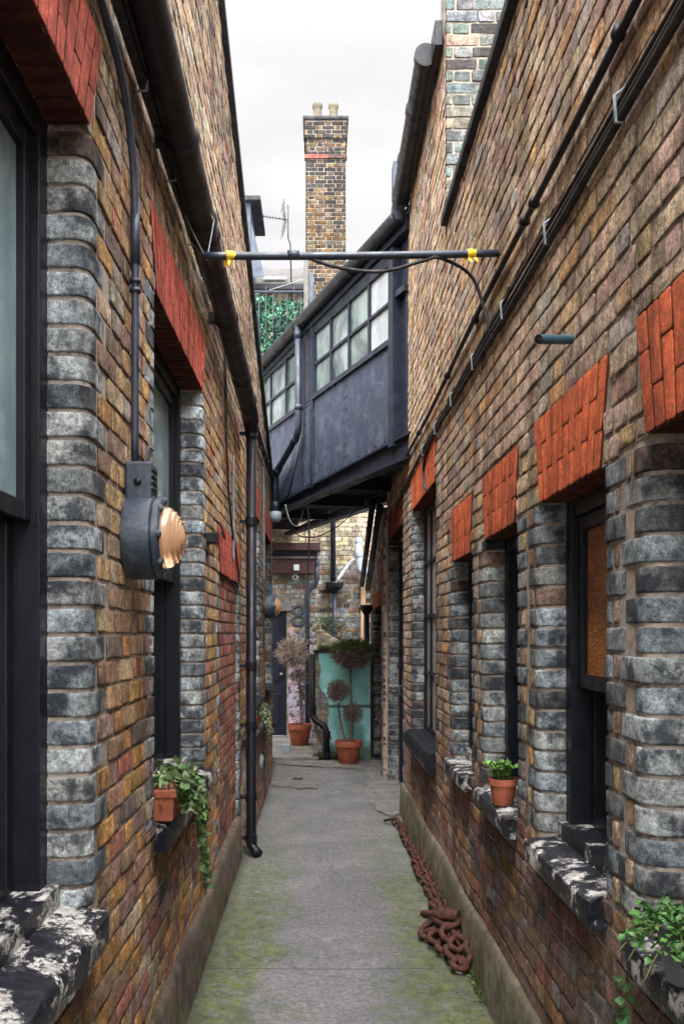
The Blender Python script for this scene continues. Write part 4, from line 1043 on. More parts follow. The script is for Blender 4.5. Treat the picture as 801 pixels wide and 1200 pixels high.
mb=MB(); mb.cyl((.425,14.36,2.70),(.455,14.36,2.74),.034); mb.cyl((.62,14.36,2.84),(.67,14.36,2.84),.034); build_each(mb,'collar',M['whitepipe'],WP,angle=40)
FP=thing('flue_pipe',(.63,14.25,2.6),'fat grey flue pipe with an elbow on the rear wall','pipe')
mb=MB(); mb.tube([(.615,14.22,3.11),(.62,14.22,2.76),(.63,14.22,2.69),(.67,14.22,2.645),(.74,14.22,2.63),(1.0,14.22,2.63)],.056,16); mb.build('pipe',M['greyflue'],FP)
mb=MB(); mb.cyl((.615,14.22,2.94),(.615,14.22,2.88),.066); mb.cyl((.70,14.22,2.635),(.75,14.22,2.63),.064); mb.lathe([(.056,3.08),(.062,3.10),(.05,3.15),(.02,3.18)],c=(.615,14.22,0)); build_each(mb,'collar',M['greyflue'],FP,angle=40)
mb=MB(); mb.box(.66,.735,14.40,14.49,1.55,2.55); tag(mb.build('timber_post',M['warmlitwood'],smooth=False,bevel=.005),'pale timber strip with painted warm light beside the outbuilding gutter','post')
DS=thing('downpipe',(.66,12.75,0),'dark blue downpipe at end of the outbuilding gutter','pipe')
mb=MB(); mb.tube([(.665,12.75,2.02),(.665,12.75,.05)],.04,14); mb.build('pipe',M['pipeblue'],DS)
mb=MB(); mb.lathe([(.045,1.96),(.065,2.0),(.09,2.03),(.09,2.09),(.03,2.09)],c=(.665,12.75,0)); mb.build('hopper',M['iron'],DS,angle=40)
DK=thing('downpipe',(-.08,12.3,0),'black kinked waste pipe beside the teal garden wall','pipe')
mb=MB(); mb.tube([(-.085,12.32,1.42),(-.085,12.32,.66),(-.08,12.31,.60),(-.05,12.29,.54),(.06,12.24,.47),(.095,12.22,.43),(.105,12.22,.36),(.105,12.22,.07)],.042,14); mb.build('pipe',M['iron'],DK)
mb=MB(); mb.cyl((-.085,12.32,.62),(-.085,12.32,.72),.052); mb.cyl((.105,12.22,.40),(.105,12.22,.31),.054); mb.cyl((.045,12.245,.478),(.075,12.232,.462),.052); mb.cyl((.105,12.22,.05),(.105,12.22,.12),.05); build_each(mb,'collar',M['iron'],DK,angle=40)
# loose wires below the walkway
cable('hanging_cable','pale grey cable hanging from the walkway underside to the rear dogleg pipe',[(-.24,11.2,3.28),(-.20,11.25,3.32),(-.13,11.3,3.25),(-.12,11.5,2.7),(-.16,12.3,2.4),(-.2,13.9,2.15)],.011,M['greycable'])
cable('hanging_cable','dark wire loop sagging under the left end of the walkway',[(-.40,11.1,3.25),(-.34,11.1,3.05),(-.25,11.15,3.0),(-.18,11.2,3.2)],.007,M['greycable'])
cable('hanging_cable','long black wire sagging across beneath the walkway',[(-.42,11.6,3.3),(-.3,11.7,2.98),(-.05,11.8,2.93),(.25,11.6,3.05),(.55,11.2,3.25),(.77,10.9,3.1)],.007,M['cable'])

# teal garden wall
GW=thing('garden_wall',(.3,12.6,0),'low teal rendered wall with exposed stone at its left edge','wall')
mb=MB(); nx,nz=40,60
def xl(z): return .02+.10*noise.noise(Vector((z*3.1,1,0)))+(.17 if .25<z<.95 else .06)*max(0,math.sin((z+.1)*3.0))*.9
def gp(i,k):
    z=1.44*k/nz; a=xl(z); x=a+(.695-a)*i/nx; return (x,12.385+.012*noise.noise(Vector((x*4,z*4,0)))-.006,z)
ids=[[mb.add(gp(i,k)) for i in range(nx+1)] for k in range(nz+1)]
for k in range(nz):
    for i in range(nx): mb.face((ids[k][i],ids[k][i+1],ids[k+1][i+1],ids[k+1][i]))
for k in range(nz):   # broken edge of the render
    a,b=Vector(gp(0,k)),Vector(gp(0,k+1)); mb.poly([a,b,b+Vector((.012,.05,0)),a+Vector((.012,.05,0))])
mb.build('render',M['teal'],GW)
mb=MB(); FG=Fr((0,12.42,0),(1,0,0),(0,0,1),(0,-1,0))
lay(mb,FG,-.06,.70,0,lambda u:1.44,[],lambda u,v: pick(((GRY,20),(TAN,20),((.42,.38,.28),20),(BRN,10),(PUR,8)))); mb.mi=1; mortar(mb,FG,-.06,.70,0,lambda u:1.44,[])
mb.poly([(-.055,12.43,0),(-.055,14.4,0),(-.055,14.4,1.44),(-.055,12.43,1.44)])
mb.build('core',[M['far'],M['mortar_far']],GW,label='exposed stone and brick edge')
mb=MB(); mb.box(-.07,.71,12.36,14.35,1.435,1.475); mb.build('top',M['stonecap'],GW,smooth=False,bevel=.01)
# mossy foot
mb=MB()
for _ in range(700):
    x=rnd.uniform(-.06,.42); y=12.36-abs(rnd.gauss(0,.05)); z=abs(rnd.gauss(0,.05)); k=rnd.uniform(.5,1.3)
    mb.leaf(Vector((x,y,z)),Vector((jit(1),jit(1)-.4,rnd.uniform(.1,1))),Vector((jit(1),jit(1),jit(1))),rnd.uniform(.02,.05),.018,(.045*k,.06*k,.02*k))
tag(mb.build('moss',M['leaf']),'dark moss and weeds at the foot of the teal wall','moss',kind='stuff')

# statue: crouched lion-like dog, body as one remeshed surface
ST=thing('animal_statue',(.10,12.55,1.475),'weathered stone statue of a seated animal on top of the teal wall','statue',world=False)
mb=MB()
for c,r in (((.03,0,.06),(.15,.075,.055)),((.06,0,.10),(.12,.075,.075)),((.0,0,.14),(.09,.07,.09)),((-.06,0,.17),(.075,.07,.10)),((-.09,0,.22),(.06,.06,.08)),
            ((-.12,0,.30),(.060,.062,.058)),((-.175,0,.283),(.042,.036,.022)),((-.172,0,.262),(.035,.03,.012)),((-.10,.048,.35),(.016,.022,.034)),((-.10,-.048,.35),(.016,.022,.034)),((-.15,-.04,.315),(.014,.012,.01)),((-.085,0,.25),(.075,.075,.022)),
            ((-.10,-.04,.10),(.03,.028,.11)),((-.10,.04,.10),(.03,.028,.11)),((-.13,-.045,.02),(.055,.03,.022)),((-.13,.045,.02),(.055,.03,.022)),
            ((.11,-.06,.08),(.075,.035,.07)),((.11,.06,.08),(.075,.035,.07)),((.05,-.075,.02),(.075,.028,.022)),((.05,.075,.02),(.075,.028,.022)),((.19,0,.04),(.05,.02,.02)),((.2,-.03,.04),(.02,.04,.02))):
    mb.ball(c,r,18,12)
b_=mb.build('body',M['stone'],ST); rm=b_.modifiers.new('Remesh','REMESH'); rm.mode='VOXEL'; rm.voxel_size=.006; rm.use_smooth_shade=True
sm=b_.modifiers.new('Smooth','SMOOTH'); sm.iterations=1; sm.factor=.5
mb=MB(); mb.box(-.19,.24,-.11,.11,-.005,.012); mb.build('base',M['stone'],ST,smooth=False,bevel=.004)

# ------------------------------------------------------------------ plants
def pot_mb(rt,rb,h,rim):
    mb=MB(); mb.lathe([(rb*.95,0),(rb,.01),(rt*.93,h-rim),(rt*.93,h-rim-.001)],seg=32)
    return mb
def make_pot(t,rt,rb,h,rim=.06,mat='terra'):
    p=MB(); p.lathe([(rb*.94,0),(rb,.008),(rt*.92,h-rim),(rt,h-rim+.001),(rt,h-.006),(rt*.985,h),(rt*.90,h),(rt*.88,h-.03),(.0,h-.03)],seg=36)
    o=p.build('pot',M[mat],t,angle=40)
    s=MB(); s.lathe([(rt*.88,h-.032),(rt*.7,h-.018),(.001,h-.012)],seg=24); s.build('soil',M['soil'],t)
def twig_ball(t,c,r,n,cols,name='crown',green=0.,spiky=1.0,flat=1.):
    """dense tangle of short crooked twigs, uneven outline"""
    mb=MB(); c=Vector(c)
    for i in range(n):
        d=Vector((rnd.gauss(0,1),rnd.gauss(0,1),rnd.gauss(0,1))).normalized()
        lump=1+.28*noise.noise(d*2.2+Vector((r*50,c.x*9,0)))
        q=c+Vector((d.x,d.y,d.z*flat))*r*lump*(rnd.random()**.45)
        d2=(d*.55*spiky+Vector((jit(1),jit(1),jit(1)))).normalized()
        k=rnd.uniform(.45,1.7); col=cols[rnd.randrange(len(cols))]; L=r*rnd.uniform(.18,.42)*spiky
        if green and (q.z-c.z)>r*(.05+.25*rnd.random()) and rnd.random()<green:
            col=(.075,.115,.030); L*=1.25; d2=(d2+Vector((d.x*.6,d.y*.6,.25))).normalized()
        mb.leaf(q,d2,Vector((jit(1),jit(1),jit(1))),L,rnd.uniform(.004,.010),tuple(x*k for x in col))
    for i in range(16):
        d=Vector((rnd.gauss(0,1),rnd.gauss(0,1),rnd.gauss(0,1)*flat)).normalized()
        mb.col=cols[0]; mb.tube([c,c+d*r*.6+Vector((jit(.02),jit(.02),0)),c+d*r*rnd.uniform(.9,1.25)],[.005,.004,.002],4)
    mb.build(name,M['twig'],t)
DRY=((.15,.095,.085),(.10,.065,.065),(.22,.16,.13)); STRAW=((.42,.36,.28),(.30,.24,.19),(.19,.14,.12))
GRP='topiaries in terracotta pots by the rear court'
T1=thing('potted_topiary',(.386,11.95,0),'tall topiary with green topped ball above two brown balls, in pot before the teal wall','potted plant',GRP,world=False)
make_pot(T1,.176,.12,.31,.075)
mb=MB(); mb.col=(.13,.10,.075)
mb.tube(smooth_pts([(.03,0,.27),(.035,0,.7),(.03,.01,1.3),(.04,.01,1.40)]),.013,8); mb.tube(smooth_pts([(-.03,.0,.27),(-.10,.0,.55),(-.13,-.02,.80)]),.011,7); mb.tube(smooth_pts([(.05,.03,.27),(.06,.06,.5),(.05,.06,.65)]),.009,7)
mb.build('stem',M['twig'],T1)
twig_ball(T1,(.04,.01,1.43),.235,5500,DRY,green=.9,flat=.72); twig_ball(T1,(-.14,-.02,.95),.135,2200,DRY); twig_ball(T1,(.06,.07,.66),.125,1500,DRY)
T2=thing('potted_topiary',(-.277,13.55,.055),'tall spiky straw coloured topiary in pot beside the graffiti wall','potted plant',GRP,world=False)
make_pot(T2,.18,.125,.31,.075)
mb=MB(); mb.col=(.16,.13,.11); mb.tube(smooth_pts([(.02,0,.28),(.0,0,.8),(-.08,0,1.25)]),.013,8); mb.tube(smooth_pts([(.05,0,.28),(.04,0,.6),(.0,0,.95)]),.010,7); mb.build('stem',M['twig'],T2)
twig_ball(T2,(-.10,0,1.36),.20,2400,STRAW,spiky=1.8); twig_ball(T2,(.0,0,1.00),.125,700,STRAW[1:]+DRY,spiky=1.4); twig_ball(T2,(.04,.02,.72),.10,200,DRY)
# grass and shrub on the teal wall
mb=MB()
for i in range(1800):
    x=rnd.uniform(.0,.72)**.8; y=rnd.uniform(12.4,12.62) if x>.33 else rnd.uniform(12.38,12.43); k=rnd.uniform(.5,1.4)
    mb.leaf(Vector((x,y,1.47+abs(rnd.gauss(0,.03)))),Vector((jit(1),jit(.8)-.5,rnd.uniform(-.5,.9))),Vector((jit(1),jit(1),jit(1))),rnd.uniform(.05,.13) if x>.33 else rnd.uniform(.03,.06),.011,(.085*k,.13*k,.035*k))
tag(mb.build('grass',M['leaf']),'grassy green fringe growing along the top of the teal wall','grass',kind='stuff')
SH=thing('shrub',(.13,13.3,1.47),'small feathery green shrub behind the animal statue','shrub',world=False)
mb=MB()
for i in range(900):
    d=Vector((rnd.gauss(0,.16),rnd.gauss(0,.1),rnd.uniform(.05,.45))); k=rnd.uniform(.6,1.5)
    mb.leaf(d,Vector((jit(1),jit(1),.3)),Vector((jit(1),jit(1),jit(1))),rnd.uniform(.04,.09),.014,(.06*k,.11*k,.045*k))
mb.build('foliage',M['leaf'],SH)
mb=MB(); mb.col=(.1,.08,.05)
for i in range(6): mb.tube([(0,0,0),(jit(.15),jit(.08),.35)],.006,5)
mb.build('stem',M['twig'],SH)
# ivy trough on the second left sill
IV=thing('planter',(-.60,3.62,.992),'terracotta trough of variegated ivy trailing off the second left sill','planter',world=False)
mb=MB(); a0,a1=.055,.042
def trough(mb,hx,hy,h):
    lo=[(-hx*.85,-hy*.95,0),(hx*.85,-hy*.95,0),(hx*.85,hy*.95,0),(-hx*.85,hy*.95,0)]; hi=[(-hx,-hy,h),(hx,-hy,h),(hx,hy,h),(-hx,hy,h)]
    L_=[mb.add(p) for p in lo]; H_=[mb.add(p) for p in hi]; mb.face(L_[::-1]); mb.face(H_)
    for k in range(4): mb.face((L_[k],L_[(k+1)%4],H_[(k+1)%4],H_[k]))
    mb.box(-hx-.008,hx+.008,-hy-.008,hy+.008,h-.03,h+.001)
trough(mb,.062,.17,.12); mb.build('trough',M['terra'],IV,smooth=False,bevel=.006)
mb=MB(); vines=MB(); vines.col=(.10,.09,.04)
def ivy_leaf(mb,p,d,sz,k):
    side=Vector((jit(1),jit(1),jit(1))); g=(.06*k,.115*k,.035*k); wv=(.33*k,.36*k,.22*k)
    c=wv if rnd.random()<.22 else g
    d=d.normalized(); sd=(side-d*side.dot(d)).normalized(); up=d.cross(sd)
    pts=[p,p+d*sz*.25+sd*sz*.5,p+d*sz*.55+sd*sz*.28,p+d*sz,p+d*sz*.55-sd*sz*.28,p+d*sz*.25-sd*sz*.5]
    ctr=mb.add(p+d*sz*.45-up*sz*.08,g); ids=[mb.add(q,c) for q in pts]
    for i in range(6): mb.face((ids[i],ids[(i+1)%6],ctr))
for i in range(420):
    ivy_leaf(mb,Vector((rnd.uniform(-.05,.10),rnd.uniform(-.18,.2),.125+rnd.gauss(0,.03) if i%3 else rnd.uniform(.02,.12))) if i%3 else Vector((rnd.uniform(.062,.10),rnd.uniform(-.06,.2),rnd.uniform(.02,.13))),Vector((rnd.uniform(-.3,1),jit(1),jit(.6))),rnd.uniform(.022,.045),rnd.uniform(.6,1.4))
for j in range(13):
    y0=rnd.uniform(-.02,.22); L_=rnd.uniform(.12,.46)*(1.25 if j<5 else .9); pts=[]
    dr_=rnd.uniform(.1,.5)
    for i in range(9):
        t=i/8; pts.append(Vector((.07+.05*math.sin(t*2.0)+.02*noise.noise(Vector((t*3,j,0))),y0+dr_*t*L_*1.2+.03*noise.noise(Vector((t*4,j*3,1))),.13-L_*t*1.15+.03*(1-t)*math.sin(t*6))))
    vines.tube(pts,.003,5)
    for i in range(int(L_*85)):
        t=rnd.random()**.75; q=pts[min(8,int(t*8))].lerp(pts[min(8,int(t*8)+1)],(t*8)%1)
        ivy_leaf(mb,q+Vector((jit(.015),jit(.02),jit(.015))),Vector((rnd.uniform(0,1),jit(1),-rnd.uniform(0,1))),rnd.uniform(.02,.044),rnd.uniform(.55,1.4))
mb.build('leaves',M['leaf'],IV,smooth=False); vines.build('stem',M['twig'],IV)
# succulent on the third right sill
SU=thing('potted_plant',(.80,4.0,.956),'small terracotta pot with bright green succulent on a right window sill','potted plant',world=False)
make_pot(SU,.062,.044,.115,.03)
mb=MB()
for i in range(26):
    a=rnd.uniform(0,6.28); r=rnd.uniform(0,.045); c=Vector((r*math.cos(a),r*math.sin(a),.10)); out=Vector((math.cos(a)*.5*r/.045,math.sin(a)*.5*r/.045,1))
    h=rnd.uniform(.02,.075); tip=c+out*h
    for k in range(9):
        b=a+k*2.4; k2=rnd.uniform(.7,1.3)
        mb.leaf(tip,Vector((math.cos(b),math.sin(b),rnd.uniform(.2,1))),Vector((-math.sin(b),math.cos(b),0)),rnd.uniform(.025,.045),.017,(.12*k2,.25*k2,.045*k2))
    mb.col=(.1,.17,.05); mb.tube([c,tip],.003,5)
mb.build('foliage',M['leaf'],SU)
# leafy plant in bucket on the nearest right sill
BU=thing('potted_plant',(.795,1.965,.957),'dark leafy plant spilling from a metal bucket on the nearest right sill','potted plant',world=False)
mb=MB(); mb.lathe([(.050,0),(.054,.004),(.072,.12),(.076,.122),(.076,.130),(.069,.130),(.065,.105),(.0,.105)],seg=36); mb.build('bucket',M['steel'],BU,angle=40)
mb=MB(); vin=MB(); vin.col=(.09,.11,.04)
for j in range(85):
    a=rnd.uniform(0,6.28); L_=rnd.uniform(.05,.18); e_=rnd.uniform(.2,.6); b0=Vector((jit(.05),jit(.05),.11)); d=Vector((math.cos(a)*.8,math.sin(a)*1.5,0))
    if d.x>.2: L_*=.45
    pts=[b0+d*L_*t+Vector((0,0,e_*.15*t-.10*t*t*L_/.15)) for t in [k/6 for k in range(7)]]
    vin.tube(pts,.0022,4)
    for i in range(17):
        t=rnd.uniform(.2,1.0); q=pts[min(6,int(t*6))]; k=rnd.uniform(.5,1.5)
        if q.z<.01 and q.x>-.06: q=Vector((q.x,q.y,.02))
        mb.leaf(q+Vector((jit(.015),jit(.015),jit(.012))),Vector((jit(1),jit(1),rnd.uniform(-.3,.5))),Vector((jit(1),jit(1),.2)),rnd.uniform(.016,.030),.016,(.055*k,.14*k,.035*k))
mb.build('foliage',M['leaf'],BU); vin.build('stem',M['twig'],BU)
# a few stray weeds hanging below that sill
WD=thing('weed',(.772,2.3,.75),'little sprig of leaves hanging on bricks under the nearest right sill','weed',world=False)
mb=MB(); mb.col=(.08,.12,.04); mb.tube([(0,0,.1),(-.01,.01,0),(-.004,.0,-.08)],.002,4); mb.build('stem',M['twig'],WD); mb=MB()
for i in range(26): 
    k=rnd.uniform(.7,1.4); mb.leaf(Vector((-.01+jit(.008),jit(.03),rnd.uniform(-.09,.1))),Vector((jit(1)-.4,jit(1),jit(1))),Vector((0,jit(1),1)),.03,.022,(.06*k,.15*k,.05*k))
mb.build('foliage',M['leaf'],WD)
# pots on the low ledge
LP=thing('potted_plant',(-.565,8.05,.865),'small terracotta pot on the dark ledge beyond the left downpipe','potted plant',world=False)
make_pot(LP,.06,.045,.12,.03)
mb=MB()
for i in range(160):
    k=rnd.uniform(.6,1.4); mb.leaf(Vector((jit(.05),jit(.05),.11)),Vector((jit(1),jit(1),rnd.uniform(-.2,.8))),Vector((jit(1),jit(1),0)),rnd.uniform(.03,.08),.014,(.07*k,.10*k,.04*k))
mb.build('foliage',M['leaf'],LP)
LT=thing('ledge_plant',(-.53,8.9,.866),'straggly pale trailing plant on the dark ledge beyond the small pot','plant',world=False)
mb=MB()
for i in range(420):
    t=rnd.random(); k=rnd.uniform(.6,1.5); mb.leaf(Vector((-.02+.07*t+jit(.02),jit(.28),.12-.26*t*t+jit(.03))),Vector((jit(1)+.3,jit(1),jit(1)-.2)),Vector((jit(1),jit(1),jit(1))),rnd.uniform(.025,.055),.016,(.15*k,.17*k,.09*k))
mb.build('foliage',M['leaf'],LT)
mb=MB(); mb.box(-.51,-.40,12.75,12.86,.055,.15); mb.box(-.50,-.41,12.76,12.85,.15,.155); tag(mb.build('metal_box',M['greyflue'],smooth=False,bevel=.006),'small pale blue grey block on the slab by the rear door','box')
mb=MB(); mb.box(-.30,-.18,10.62,10.72,.013,.022); tag(mb.build('drain_cover',M['rust'],smooth=False,bevel=.003),'small rusty drain cover in the path before the rear court','drain')

mb=MB()
for _ in range(1500):
    y=rnd.uniform(4.2,8.3); 
    if noise.noise(Vector((y*1.6,2,0)))<-.05: continue
    x=.762-abs(rnd.gauss(0,.012)); k=rnd.uniform(.5,1.5)
    mb.leaf(Vector((x,y,.0+abs(rnd.gauss(0,.012)))),Vector((jit(1)-.5,jit(1),rnd.uniform(.1,1))),Vector((jit(1),jit(1),jit(1))),rnd.uniform(.012,.032),.010,(.07*k,.11*k,.025*k))
tag(mb.build('moss',M['leaf']),'moss and tiny weeds in the seam under the right plinth','moss',kind='stuff')
mb=MB()
for _ in range(260):
    x=rnd.uniform(-.55,.74); y=rnd.uniform(3.2,11.5); k=rnd.uniform(.5,1.6); c=rnd.choice(((.3,.29,.26),(.09,.08,.06),(.16,.11,.06)))
    mb.leaf(Vector((x,y,.013)),Vector((jit(1),jit(1),.1)),Vector((jit(1),jit(1),0)),rnd.uniform(.005,.018),.008,tuple(q*k for q in c))
tag(mb.build('litter',M['twig']),'scattered grit and crumbs of dead leaf on the path','litter',kind='stuff')

# ------------------------------------------------------------------ chains
def link_mesh(name,L,Wd,r):
    mb=MB(); pts=[]; R_=Wd/2-r; h=L/2-Wd/2
    for i in range(10): a=R(-90+180*i/9); pts.append((h+R_*math.cos(a),R_*math.sin(a),0))
    for i in range(10): a=R(90+180*i/9); pts.append((-h+R_*math.cos(a),R_*math.sin(a),0))
    mb.tube(pts,r,8,closed=True); return mb
CHN=thing('chain',(.7,6.5,.0),'long rusty iron chain laid along the foot of the right plinth','chain')
proto=link_mesh('link',.125,.080,.0115).build('link',M['rust'],CHN)
def strand(path,pitch,obj,par,n_max=200,first=True,z=.03,extra=0.):
    P_=smooth_pts(path,12); d=[0]
    for a,b in zip(P_,P_[1:]): d.append(d[-1]+(b-a).length)
    m=min(n_max,int(d[-1]/pitch))
    for i in range(m):
        s_=(i+.5)*pitch; k=max(j for j in range(len(d)) if d[j]<=s_); k=min(k,len(P_)-2)
        t=(P_[k+1]-P_[k]).normalized(); q=P_[k]+t*(s_-d[k])
        o=obj if (first and i==0) else obj.copy()
        if not (first and i==0): C.objects.link(o); o.parent=par
        roll=R(rnd.uniform(28,52))*(1 if i%2 else -1)+jit(.2)
        Mx=Matrix.Translation(q-Vector(par['worldframe'])+Vector((jit(.006),jit(.006),jit(.004)+extra)))@t.to_track_quat('X','Z').to_matrix().to_4x4()@Matrix.Rotation(roll,4,'X')@Matrix.Rotation(jit(.16),4,'Z')
        o.matrix_local=Mx
pA=[(.60,8.15,.045),(.66,8.18,.045),(.705,7.95,.045),(.70,7.5,.045),(.715,7.0,.045),(.705,6.4,.045),(.715,5.9,.045),(.70,5.45,.05),(.71,5.25,.07)]
pB=[(.735,7.1,.05),(.735,6.6,.05),(.745,6.1,.05),(.738,5.7,.05),(.745,5.35,.06),(.73,5.2,.08)]
strand(pA,.088,proto,CHN); strand(pB,.088,proto,CHN,first=False)
CH2=thing('chain_pile',(.7,4.95,.0),'heap of thick rusty chain links and a short bar against the right plinth','chain')
proto2=link_mesh('link',.165,.102,.0165).build('link',M['rust'],CH2)
spots=[(.70,5.22,.06,80,20,0),(.735,5.12,.10,60,-50,10),(.64,5.10,.03,30,10,0),(.69,5.02,.09,100,50,10),(.735,4.98,.12,75,-20,5),(.655,4.98,.05,110,-35,0),(.71,4.90,.10,60,40,-8),(.745,4.86,.07,95,70,0),(.68,4.86,.04,70,15,0),(.735,4.76,.09,115,-40,5),(.70,4.74,.045,85,30,0),(.75,4.66,.06,90,-60,-10),(.725,4.62,.035,70,10,0),(.745,4.95,.05,60,80,0),(.62,5.18,.04,60,-60,0),(.66,5.2,.10,130,30,10)]
for i,(x,y,z,rz,rx,ry) in enumerate(spots):
    o=proto2 if i==0 else proto2.copy()
    if i: C.objects.link(o); o.parent=CH2
    o.matrix_local=Matrix.Translation(Vector((x-.015,y,z+.008))-Vector(CH2['worldframe']))@Matrix.Rotation(R(rz),4,'Z')@Matrix.Rotation(R(rx),4,'X')@Matrix.Rotation(R(ry),4,'Y')
mb=MB(); mb.tube([(.66,5.06,.155),(.76,5.00,.165)],.032,14); mb.build('bar',M['rust'],CH2,angle=40)
mb=MB(); mb.tube(smooth_pts([(.585,4.93,.02),(.61,4.90,.022),(.64,4.91,.018),(.66,4.88,.02),(.665,4.80,.018)]),.007,6); tag(mb.build('bent_wire',M['cable']),'short bent black wire lying on the path beside the chain heap','wire')

# ------------------------------------------------------------------ REAR TERRACE, HOUSE, CHIMNEY
RL=thing('railing',(-1,14.62,6.02),'iron railing of thin bars on the roof terrace behind the walkway','railing')
mb=MB(); mb.box(-2.2,-.24,14.60,14.63,7.10,7.135); mb.box(-2.2,-.24,14.60,14.63,6.10,6.13); mb.build('rail',M['panelframe'],RL,smooth=False)
for i in range(18):
    x=-2.15+i*.11; mb=MB(); mb.cyl((x,14.615,6.02),(x,14.615,7.2 if i%4==0 else 7.12),.009,seg=8); mb.build('bar',M['panelframe'],RL)
IVY=thing('ivy_screen',(-1,15.0,6.0),'dense blue green ivy screen behind the terrace railing','ivy',world=False)
mb=MB()
for i in range(6500):
    x=rnd.uniform(-1.4,.85); z=rnd.uniform(0.0,1.12+.12*noise.noise(Vector((x*4,0,0)))); y=.18*noise.noise(Vector((x*3,z*3,1)))+jit(.05); k=rnd.choice((.35,.6,1.,1.3,1.7))*rnd.uniform(.8,1.2)
    mb.leaf(Vector((x,y,z)),Vector((jit(1),-.6+jit(.4),jit(1)-.3)),Vector((jit(1),0,jit(1))),rnd.uniform(.05,.09),.055,(.060*k,.185*k,.115*k))
mb.build('leaves',M['leaf'],IVY)
PT=thing('timber_post',(-.2,14.9,6),'weathered timber post and board beside the terrace railing','post')
mb=MB(); mb.box(-.235,-.165,14.66,14.73,5.98,7.75); mb.build('post',M['timber'],PT,smooth=False,bevel=.005); mb=MB(); mb.box(-.155,-.08,14.70,14.74,5.98,7.45); mb.build('board',M['lead'],PT,smooth=False,bevel=.004)
cable('washing_line','thin pale line slanting down from the terrace post',[(-.2,14.68,7.35),(-.6,14.68,7.22),(-1.3,14.68,7.0)],.006,M['greycable'],'line')
HS=thing('terraced_house',(0,17.3,0),'house behind the terrace with slate roof and tall brick chimney','house')
FH=Fr((0,17.3,0),(1,0,0),(0,0,1),(0,-1,0))
mb=MB(); lay(mb,FH,-2.3,1.4,6.0,lambda u:8.15,[],lambda u,v: pick(((TAN,30),((.42,.35,.24),25),(BRN,14),(GRY,12)))); mb.mi=1; mortar(mb,FH,-2.3,1.4,0,lambda u:8.15,[]); mb.build('wall',[M['far'],M['mortar_far']],HS)
mb=MB(); mb.poly([(-2.6,17.1,8.15),(1.6,17.1,8.15),(1.6,19.3,9.35),(-2.6,19.3,9.35)]); mb.poly([(-2.6,17.1,8.13),(1.6,17.1,8.13),(1.6,17.1,8.20),(-2.6,17.1,8.20)]); mb.build('roof',M['slate'],HS,smooth=False)
mb=MB(); mb.box(-2.4,1.4,17.02,17.14,8.06,8.15); mb.build('gutter',M['iron'],HS,smooth=False)
mb=MB(); mb.poly([(-1.05,17.5,8.43),(-.62,17.5,8.43),(-.62,17.75,8.57),(-1.05,17.75,8.57)]); mb.build('skylight',M['pane_sky'],HS,smooth=False)
# chimney
cx0,cx1,cy0,cy1=-.235,.50,16.95,17.6; mb=MB()
sides=[Fr((0,cy0,0),(1,0,0),(0,0,1),(0,-1,0)),Fr((cx0,0,0),(0,1,0),(0,0,1),(-1,0,0)),Fr((cx1,0,0),(0,1,0),(0,0,1),(1,0,0))]
for F_,a,b in ((sides[0],cx0,cx1),(sides[1],cy0,cy1),(sides[2],cy0,cy1)):
    lay(mb,F_,a,b,6.0,lambda u:10.80,[],pal_chim,bond='flemish'); mb.mi=1; mortar(mb,F_,a+.007,b-.007,6.0,lambda u:10.80,[]); mb.mi=0
ch=mb.build('chimney',[M['far'],M['mortar_far']],HS)
mb=MB(); e=.03
for F_,a,b in ((Fr((0,cy0-e,0),(1,0,0),(0,0,1),(0,-1,0)),cx0-e,cx1+e),(Fr((cx0-e,0,0),(0,1,0),(0,0,1),(-1,0,0)),cy0-e,cy1+e),(Fr((cx1+e,0,0),(0,1,0),(0,0,1),(1,0,0)),cy0-e,cy1+e)):
    lay(mb,F_,a,b,10.80,lambda u:11.13,[],pal_chim); mb.mi=1; mortar(mb,F_,a+.007,b-.007,10.80,lambda u:11.12,[]); mb.mi=0
mb.col=(.05,.05,.05); mb.box(cx0-.05,cx1+.05,cy0-.05,cy1+.05,11.12,11.19)
o=mb.build('corbel',[M['far'],M['mortar_far']],None); o.parent=ch
mb=MB(); mb.col=(.40,.10,.07); mb.box(cx0-.022,cx0+.40,cy0-.022,cy0+.1,10.43,10.495); mb.col=(.09,.05,.045); mb.box(cx0+.40,cx1+.022,cy0-.022,cy0+.1,10.43,10.495); o=mb.build('band',M['far'],None,smooth=False); o.parent=ch
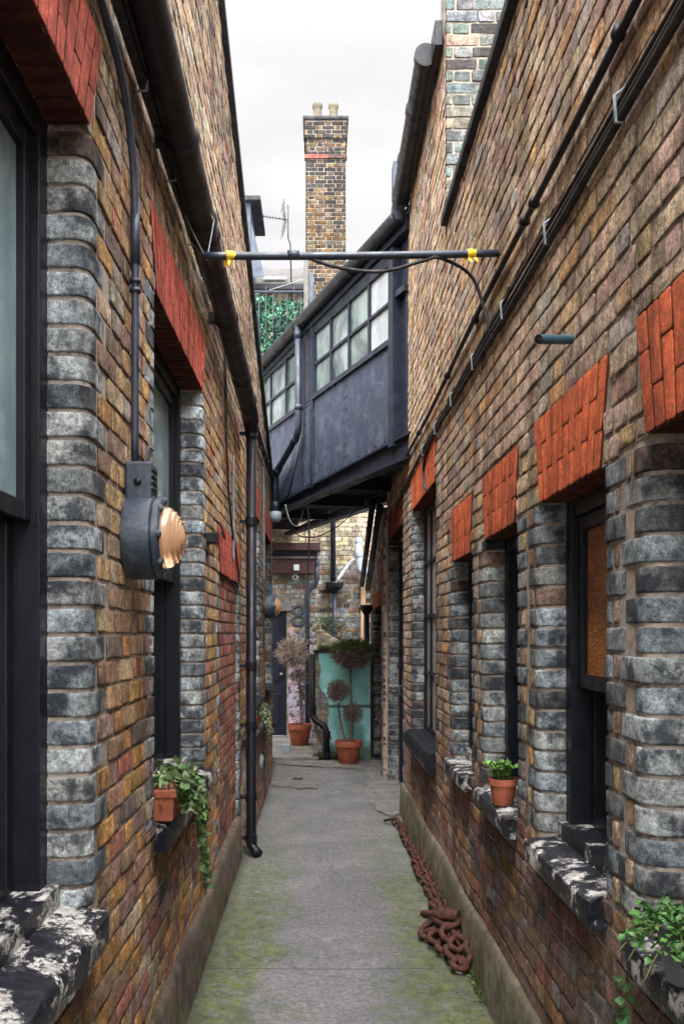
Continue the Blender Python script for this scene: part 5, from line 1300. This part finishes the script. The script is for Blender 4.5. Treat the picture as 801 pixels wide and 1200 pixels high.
for x in (-.02,.28):
    mb=MB(); mb.lathe([(.095,11.18),(.098,11.22),(.082,11.27),(.076,11.49),(.082,11.505),(.096,11.53),(.096,11.58),(.065,11.58),(.06,11.3)],c=(x,17.25,0)); o=mb.build('chimney_pot',mk_concrete('pot_clay',(.27,.24,.17),0,(.13,.115,.085)) if x<0 else o.data.materials[0],None,angle=50); o.parent=ch
# aerial
AE=thing('tv_aerial',(-.55,17.0,8.2),'small television aerial on a thin mast left of the chimney','aerial')
mb=MB(); mb.tube([(-.50,17.05,8.1),(-.52,17.05,8.9),(-.56,17.05,9.0),(-.565,17.05,9.62)],.014,8); mb.build('mast',M['aluminium'],AE)
mb=MB(); mb.cyl((-.55,17.02,9.33),(-1.12,16.9,9.36),.009,seg=8)
for i in range(9):
    t=i/8; x=-.66-.46*t; y=16.99-.09*t; mb.cyl((x,y-.07,9.335+.025*t),(x,y+.07,9.335+.025*t),.005,seg=6); mb.cyl((x,y,9.31+.025*t),(x,y,9.365+.025*t),.005,seg=6)
mb.build('boom',M['aluminium'],AE)
mb=MB()
for sgn in (1,-1):
    for k in range(4):
        t=k/3; mb.cyl((-.62-.06*t*0,17.0-.22,9.36+sgn*(.05+.20*t)),(-.70+.10*(1-t),17.0+.22,9.36+sgn*(.05+.20*t)-.05),.005,seg=6)
    mb.cyl((-.63,17,9.35),(-.60-.08,17.0,9.36+sgn*.26),.005,seg=6)
mb.build('reflector',M['aluminium'],AE)
# dormer
DM=thing('roof_dormer',(-1.35,16.5,8),'lead clad dormer box rising behind the left wall','dormer')
mb=MB(); mb.box(-2.4,-1.20,16.3,17.6,7.9,9.32); mb.build('cheek',M['lead'],DM,smooth=False,bevel=.01)
mb=MB(); mb.box(-2.5,-1.02,16.2,17.7,9.32,9.40); mb.build('flat_roof',M['stonecap'],DM,smooth=False,bevel=.008)
mb=MB(); mb.poly([(-1.20,16.32,8.0),(-.95,16.32,8.0),(-1.195,16.32,9.0)]); mb.build('flashing',M['lead'],DM,smooth=False)
